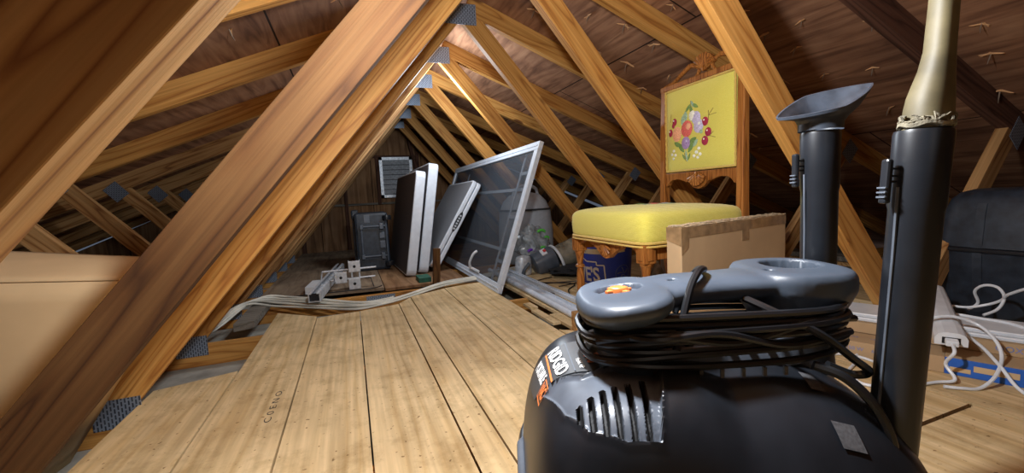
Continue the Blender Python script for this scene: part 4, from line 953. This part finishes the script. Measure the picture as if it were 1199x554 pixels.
b=MB(); b.loft([outline(.11,.055,z)and[(VA0+.0+dx*A_/.1,.545+dy*B_/.05,z) for dx,dy,_ in sup(0,0,0,.1,.05,4,40)] for z,A_,B_ in((.35,.12,.07),(.372,.115,.065),(.380,.105,.058),(.382,.09,.05))],'bluepl'); part(b,'upper_housing',V)
b=MB()
for i in range(6): b.box((.175+i*.022,.478,.378),(.183+i*.022,.492,.386),'blackpl',bev=.002)
part(b,'cooling_ribs',V)
b=MB()
for i in range(6): b.loft([[(.178+i*.0235+dx,.452+dy,z) for dx,dy in((-.002,0),(.002,0),(.0015,.004),(-.0015,.004))] for z in(.352,.362)],'label',smooth=False)
part(b,'snap_tabs',V)
# label and lettering lie on the curved lid
def on_lid(b,vs,fs,T,k,lift=.0022):
    bm=bmesh.new(); vv=[bm.verts.new((T@Vector(v))) for v in vs]
    for f in fs:
        try: bm.faces.new([vv[i] for i in f])
        except Exception: pass
    bmesh.ops.triangulate(bm,faces=bm.faces[:])
    for ax_,rng in((0,[i*.004 for i in range(0,50)]),(1,[.40+i*.004 for i in range(0,56)])):
        no_=(1,0,0) if ax_==0 else (0,1,0)
        for q in rng: bmesh.ops.bisect_plane(bm,geom=bm.verts[:]+bm.edges[:]+bm.faces[:],plane_co=(q if ax_==0 else 0,q if ax_==1 else 0,0),plane_no=no_)
    bm.verts.index_update()
    def P_(v):
        e=.002; a,c=v.co.x,v.co.y; z=lid_z(a,c); n_=Vector((-(lid_z(a+e,c)-lid_z(a-e,c))/(2*e),-(lid_z(a,c+e)-lid_z(a,c-e))/(2*e),1)).normalized()
        return Vector((a,c,z))+n_*(lift+v.co.z)
    b.add([P_(v) for v in bm.verts],[[v.index for v in f.verts] for f in bm.faces],k,True); bm.free()
dec=[(.019,.533),(.036,.508),(.086,.480),(.096,.49),(.110,.55),(.102,.580),(.06,.592),(.024,.606),(.016,.590)]
b=MB(); on_lid(b,[(x,y,0) for x,y in dec],[list(range(len(dec)))],Matrix(),'decal',.0010); dcl=part(b,'decal_panel',V)
def lid_text(txt,size,a,c,rot,k,name,sx=1.,bold=0):
    vs,fs=text_mesh(txt,size,.0001,offset=bold); b=MB()
    T=Matrix.Translation((a,c,0))@Euler((0,0,rot)).to_matrix().to_4x4()@Matrix.Diagonal((sx,1,1,1)); on_lid(b,vs,fs,T,k); return part(b,name,dcl)
R_=-PI/2+.05
lid_text('RIDGID',.0215,.0525,.545,R_,'whitetxt','brand_lettering',1.22,.0004)
lid_text('PORTABLE',.0118,.0315,.561,R_,'whitetxt','lettering',1.12,.0004)
lid_text('VAC',.0118,.0295,.5105,R_,'orangetxt','orange_lettering',.95,.0004)
b=MB(); P4=lambda x0,y0,x1,y1:[(x0,y0,0),(x1,y0,0),(x1,y1,0),(x0,y1,0)]
on_lid(b,P4(.0405,.503,.0425,.590),[(0,1,2,3)],Matrix(),'orangetxt')
for q in((.0235,.4965,.0245,.5245),(.0355,.4965,.0365,.5245),(.0235,.4965,.0365,.4975),(.0235,.5235,.0365,.5245)): on_lid(b,P4(*q),[(0,1,2,3)],Matrix(),'orangetxt')
part(b,'orange_rule',dcl)
lid_text('5.0',.025,.0925,.515,R_,'orangetxt','power_number',1.0,.0005)
lid_text('PEAK HP',.0085,.0765,.508,R_,'whitetxt','lettering',.95)
b=MB(); on_lid(b,P4(.0675,.492,.069,.588),[(0,1,2,3)],Matrix(),'bluepl'); part(b,'divider_line',dcl)
b=MB(); on_lid(b,P4(.318,.400,.342,.418),[(0,1,2,3)],Matrix.Translation((0,0,0)),'label'); part(b,'sticker',V)
b=MB(); on_lid(b,P4(.318,.446,.334,.468),[(0,1,2,3)],Matrix(),'label'); part(b,'sticker',V)
# cord wound round the posts
b=MB(); random.seed(3); pts=[]
loops=7
for l in range(loops):
    z0=.364+l*.0082; A_=.160+.004*math.sin(l*2.1); B_=.072+.003*math.cos(l*1.7); ph=random.uniform(0,6)
    for i in range(40):
        t=2*PI*i/40; c,s=math.cos(t),math.sin(t)
        pts.append((.242+A_*math.copysign(abs(c)**.62,c),.528+.010*c+B_*math.copysign(abs(s)**.62,s),z0+.0082*i/40+.0025*math.sin(2*t+ph)+.001*math.sin(3*t+2*ph)))
b.tube(pts,.0042,'cord',seg=8)
b.tube([(.40,.49,.40),(.33,.462,.408),(.24,.452,.392),(.15,.450,.405),(.09,.47,.395)],.0042,'cord',seg=8,smoothpts=8)
b.tube([(.09,.50,.405),(.14,.446,.402),(.22,.448,.404),(.30,.455,.385),(.38,.47,.392)],.0042,'cord',seg=8,smoothpts=8)
part(b,'power_cord',V)
b=MB(); b.tube([(.175,.455,.385),(.188,.470,.412),(.205,.488,.446),(.222,.505,.462),(.240,.530,.460),(.243,.560,.452),(.235,.585,.42),(.23,.60,.385)],.0046,'cord',seg=8,smoothpts=8); part(b,'cord_tie',V)
b=MB(); b.tube([(.275,.500,.428),(.300,.470,.415),(.335,.455,.395),(.372,.455,.365),(.398,.465,.345),(.388,.475,.338),(.36,.478,.350)],.0046,'cord',seg=8,smoothpts=8); b.tube([(.325,.452,.362),(.350,.440,.352),(.370,.430,.33),(.385,.425,.30),(.392,.422,.27)],.0052,'cord',seg=8,smoothpts=8); part(b,'cord_end',V)
# two black wands stored upright
def wand(a,c,z0,z1,rad,lean,label):
    r=empty('vacuum_wand',(0,0,0)); r.parent=None
    loc=Matrix.Rotation(-YAW,4,'Z')@Vector((a,c,z0)); r.location=loc; r.rotation_euler=(lean[0],lean[1],-YAW); tag(r,label,'vacuum wand')
    h=z1-z0
    b=MB(); b.lathe([(rad*.93,0),(rad*.95,h-.085),(rad*1.0,h-.080),(rad*1.03,h-.004),(rad*1.0,h),(rad*.8,h),(rad*.8,h-.04)],'blackpl',seg=36,cap=False); part(b,'tube',r)
    b=MB(); b.box((-rad-.0145,-.005,h-.078),(-rad-.0075,.005,h-.030),'blackpl',bev=.0025)
    for q in(-.072,-.067,-.062): b.box((-rad-.0160,-.0055,h+q),(-rad-.0135,.0055,h+q+.002),'bluepl',bev=.0005)
    for q in(-.040,-.048,-.054): b.tube([(-rad-.009,0,h+q),(-rad+.003,0,h+q)],.0012,'blackpl',seg=6)
    part(b,'release_clip',r)
    b=MB(); b.tube([(-rad-.001,-.004,h-.060),(-rad*.93-.001,-.004,h-.14),(-rad*.90-.001,-.004,.02)],.0016,'bluepl',seg=6); part(b,'side_ridge',r)
    return r,h
w1,h1=wand(.450,.620,.2135,.634,.0240,(0,0),'upright black wand behind the vacuum, topped by the flared nozzle')
w2,h2=wand(.4195,.46,.2135,.612,.0242,(0,.062),'nearest upright black wand, crossing the right side, topped by the cream nozzle')
def put(o,a,c,z,lean=(0,0)):
    o.location=Matrix.Rotation(-YAW,4,'Z')@Vector((a,c,z)); o.rotation_euler=(lean[0],lean[1],-YAW)
# flared nozzle
b=MB(); rings=[]
def rim(t,A,B,n,dx,dz,tilt,seg=64):
    return [(x+dx,y,dz+z+x*tilt+y*tilt*1.25) for x,y,z in sup(0,0,0,A,B,n,seg)]
outer=[rim(0,.0275,.0275,2,0,0,0),rim(0,.0275,.0275,2,0,.010,0),rim(0,.033,.028,2,.001,.017,.05),rim(0,.050,.030,1.7,.003,.026,.2),rim(0,.066,.038,1.35,.004,.037,.3),rim(0,.069,.040,1.3,.005,.042,.31)]
inner=[rim(0,.066,.037,1.3,.005,.042,.31),rim(0,.058,.033,1.35,.004,.034,.30),rim(0,.040,.024,1.7,.003,.025,.2),rim(0,.024,.022,2,.001,.012,.05)]
b.loft(outer+inner,'nozz',closed_caps=False); o=part(b,'utility_nozzle',None) if False else b.build('utility_nozzle')
put(o,.450,.620,.6355); tag(o,'flared slate grey utility nozzle on the rear black wand','nozzle')
for v in o.data.vertices: pass
# long cream crevice nozzle
r=empty('crevice_nozzle'); put(r,.4444,.46,.6130,(0,.04)); tag(r,'dusty cream crevice nozzle on the nearest black wand, rising out of the top','nozzle')
b=MB(); rings=[]
for z,A,B in[(0,.0195,.020),(.022,.0192,.0195),(.034,.0182,.0185),(.048,.0160,.0165),(.062,.0136,.0145),(.082,.0116,.013),(.13,.0108,.0125),(.24,.0104,.012)]:
    rings.append([(x+(.0195-A)*.9+.003,y,z) for x,y,z in sup(0,0,z,A,B,2.3,40)])
b.loft(rings,'gunk'); part(b,'nozzle_body',r)
b=MB(); random.seed(5)
for i in range(26):
    a=2*PI*i/26+random.uniform(-.2,.2); R0=.0200; pts=[]
    for q in range(5): a2=a+q*.16*random.uniform(.6,1.4); rr2=R0+random.uniform(.0003,.003); pts.append((rr2*math.cos(a2)+.002,rr2*math.sin(a2),.0025+random.uniform(0,.011)+q*.0006))
    b.tube(pts,random.uniform(.0005,.0016),'fluff',seg=5,smoothpts=2)
b.tube([(.0205*math.cos(t)+.002,.0205*math.sin(t),.004+.0015*math.sin(5*t)) for t in [2*PI*i/40 for i in range(40)]],.0032,'fluff',seg=6,closed=True)
part(b,'dust_fluff',r)
# ------------------------------------------------------------------ light
def plight(name,loc,col,pw,r):
    l=bpy.data.lights.new(name,'POINT'); l.color=col; l.energy=pw; l.shadow_soft_size=r
    o=bpy.data.objects.new(name,l); C.objects.link(o); o.location=loc; return o
plight('attic_bulb',(.20,.50,.93),(.93,.96,1.0),48,.03)
plight('rear_fill',(-.15,-1.3,1.05),(1.0,.90,.78),2,.25)  # added weak fill behind the camera, no lamp hangs there
plight('far_fill',(.57,2.75,1.22),(.80,.90,1.0),26,.12)  # added soft fill to brighten the far half, not an actual bulb
w=bpy.data.worlds.new('world'); SC.world=w; w.use_nodes=True
w.node_tree.nodes['Background'].inputs[0].default_value=(.25,.3,.4,1); w.node_tree.nodes['Background'].inputs[1].default_value=.3
SC.view_settings.view_transform='Standard'; SC.view_settings.look='None'; SC.view_settings.gamma=1; SC.view_settings.exposure=.1
try: SC.view_settings.use_curve_mapping=False
except Exception: pass
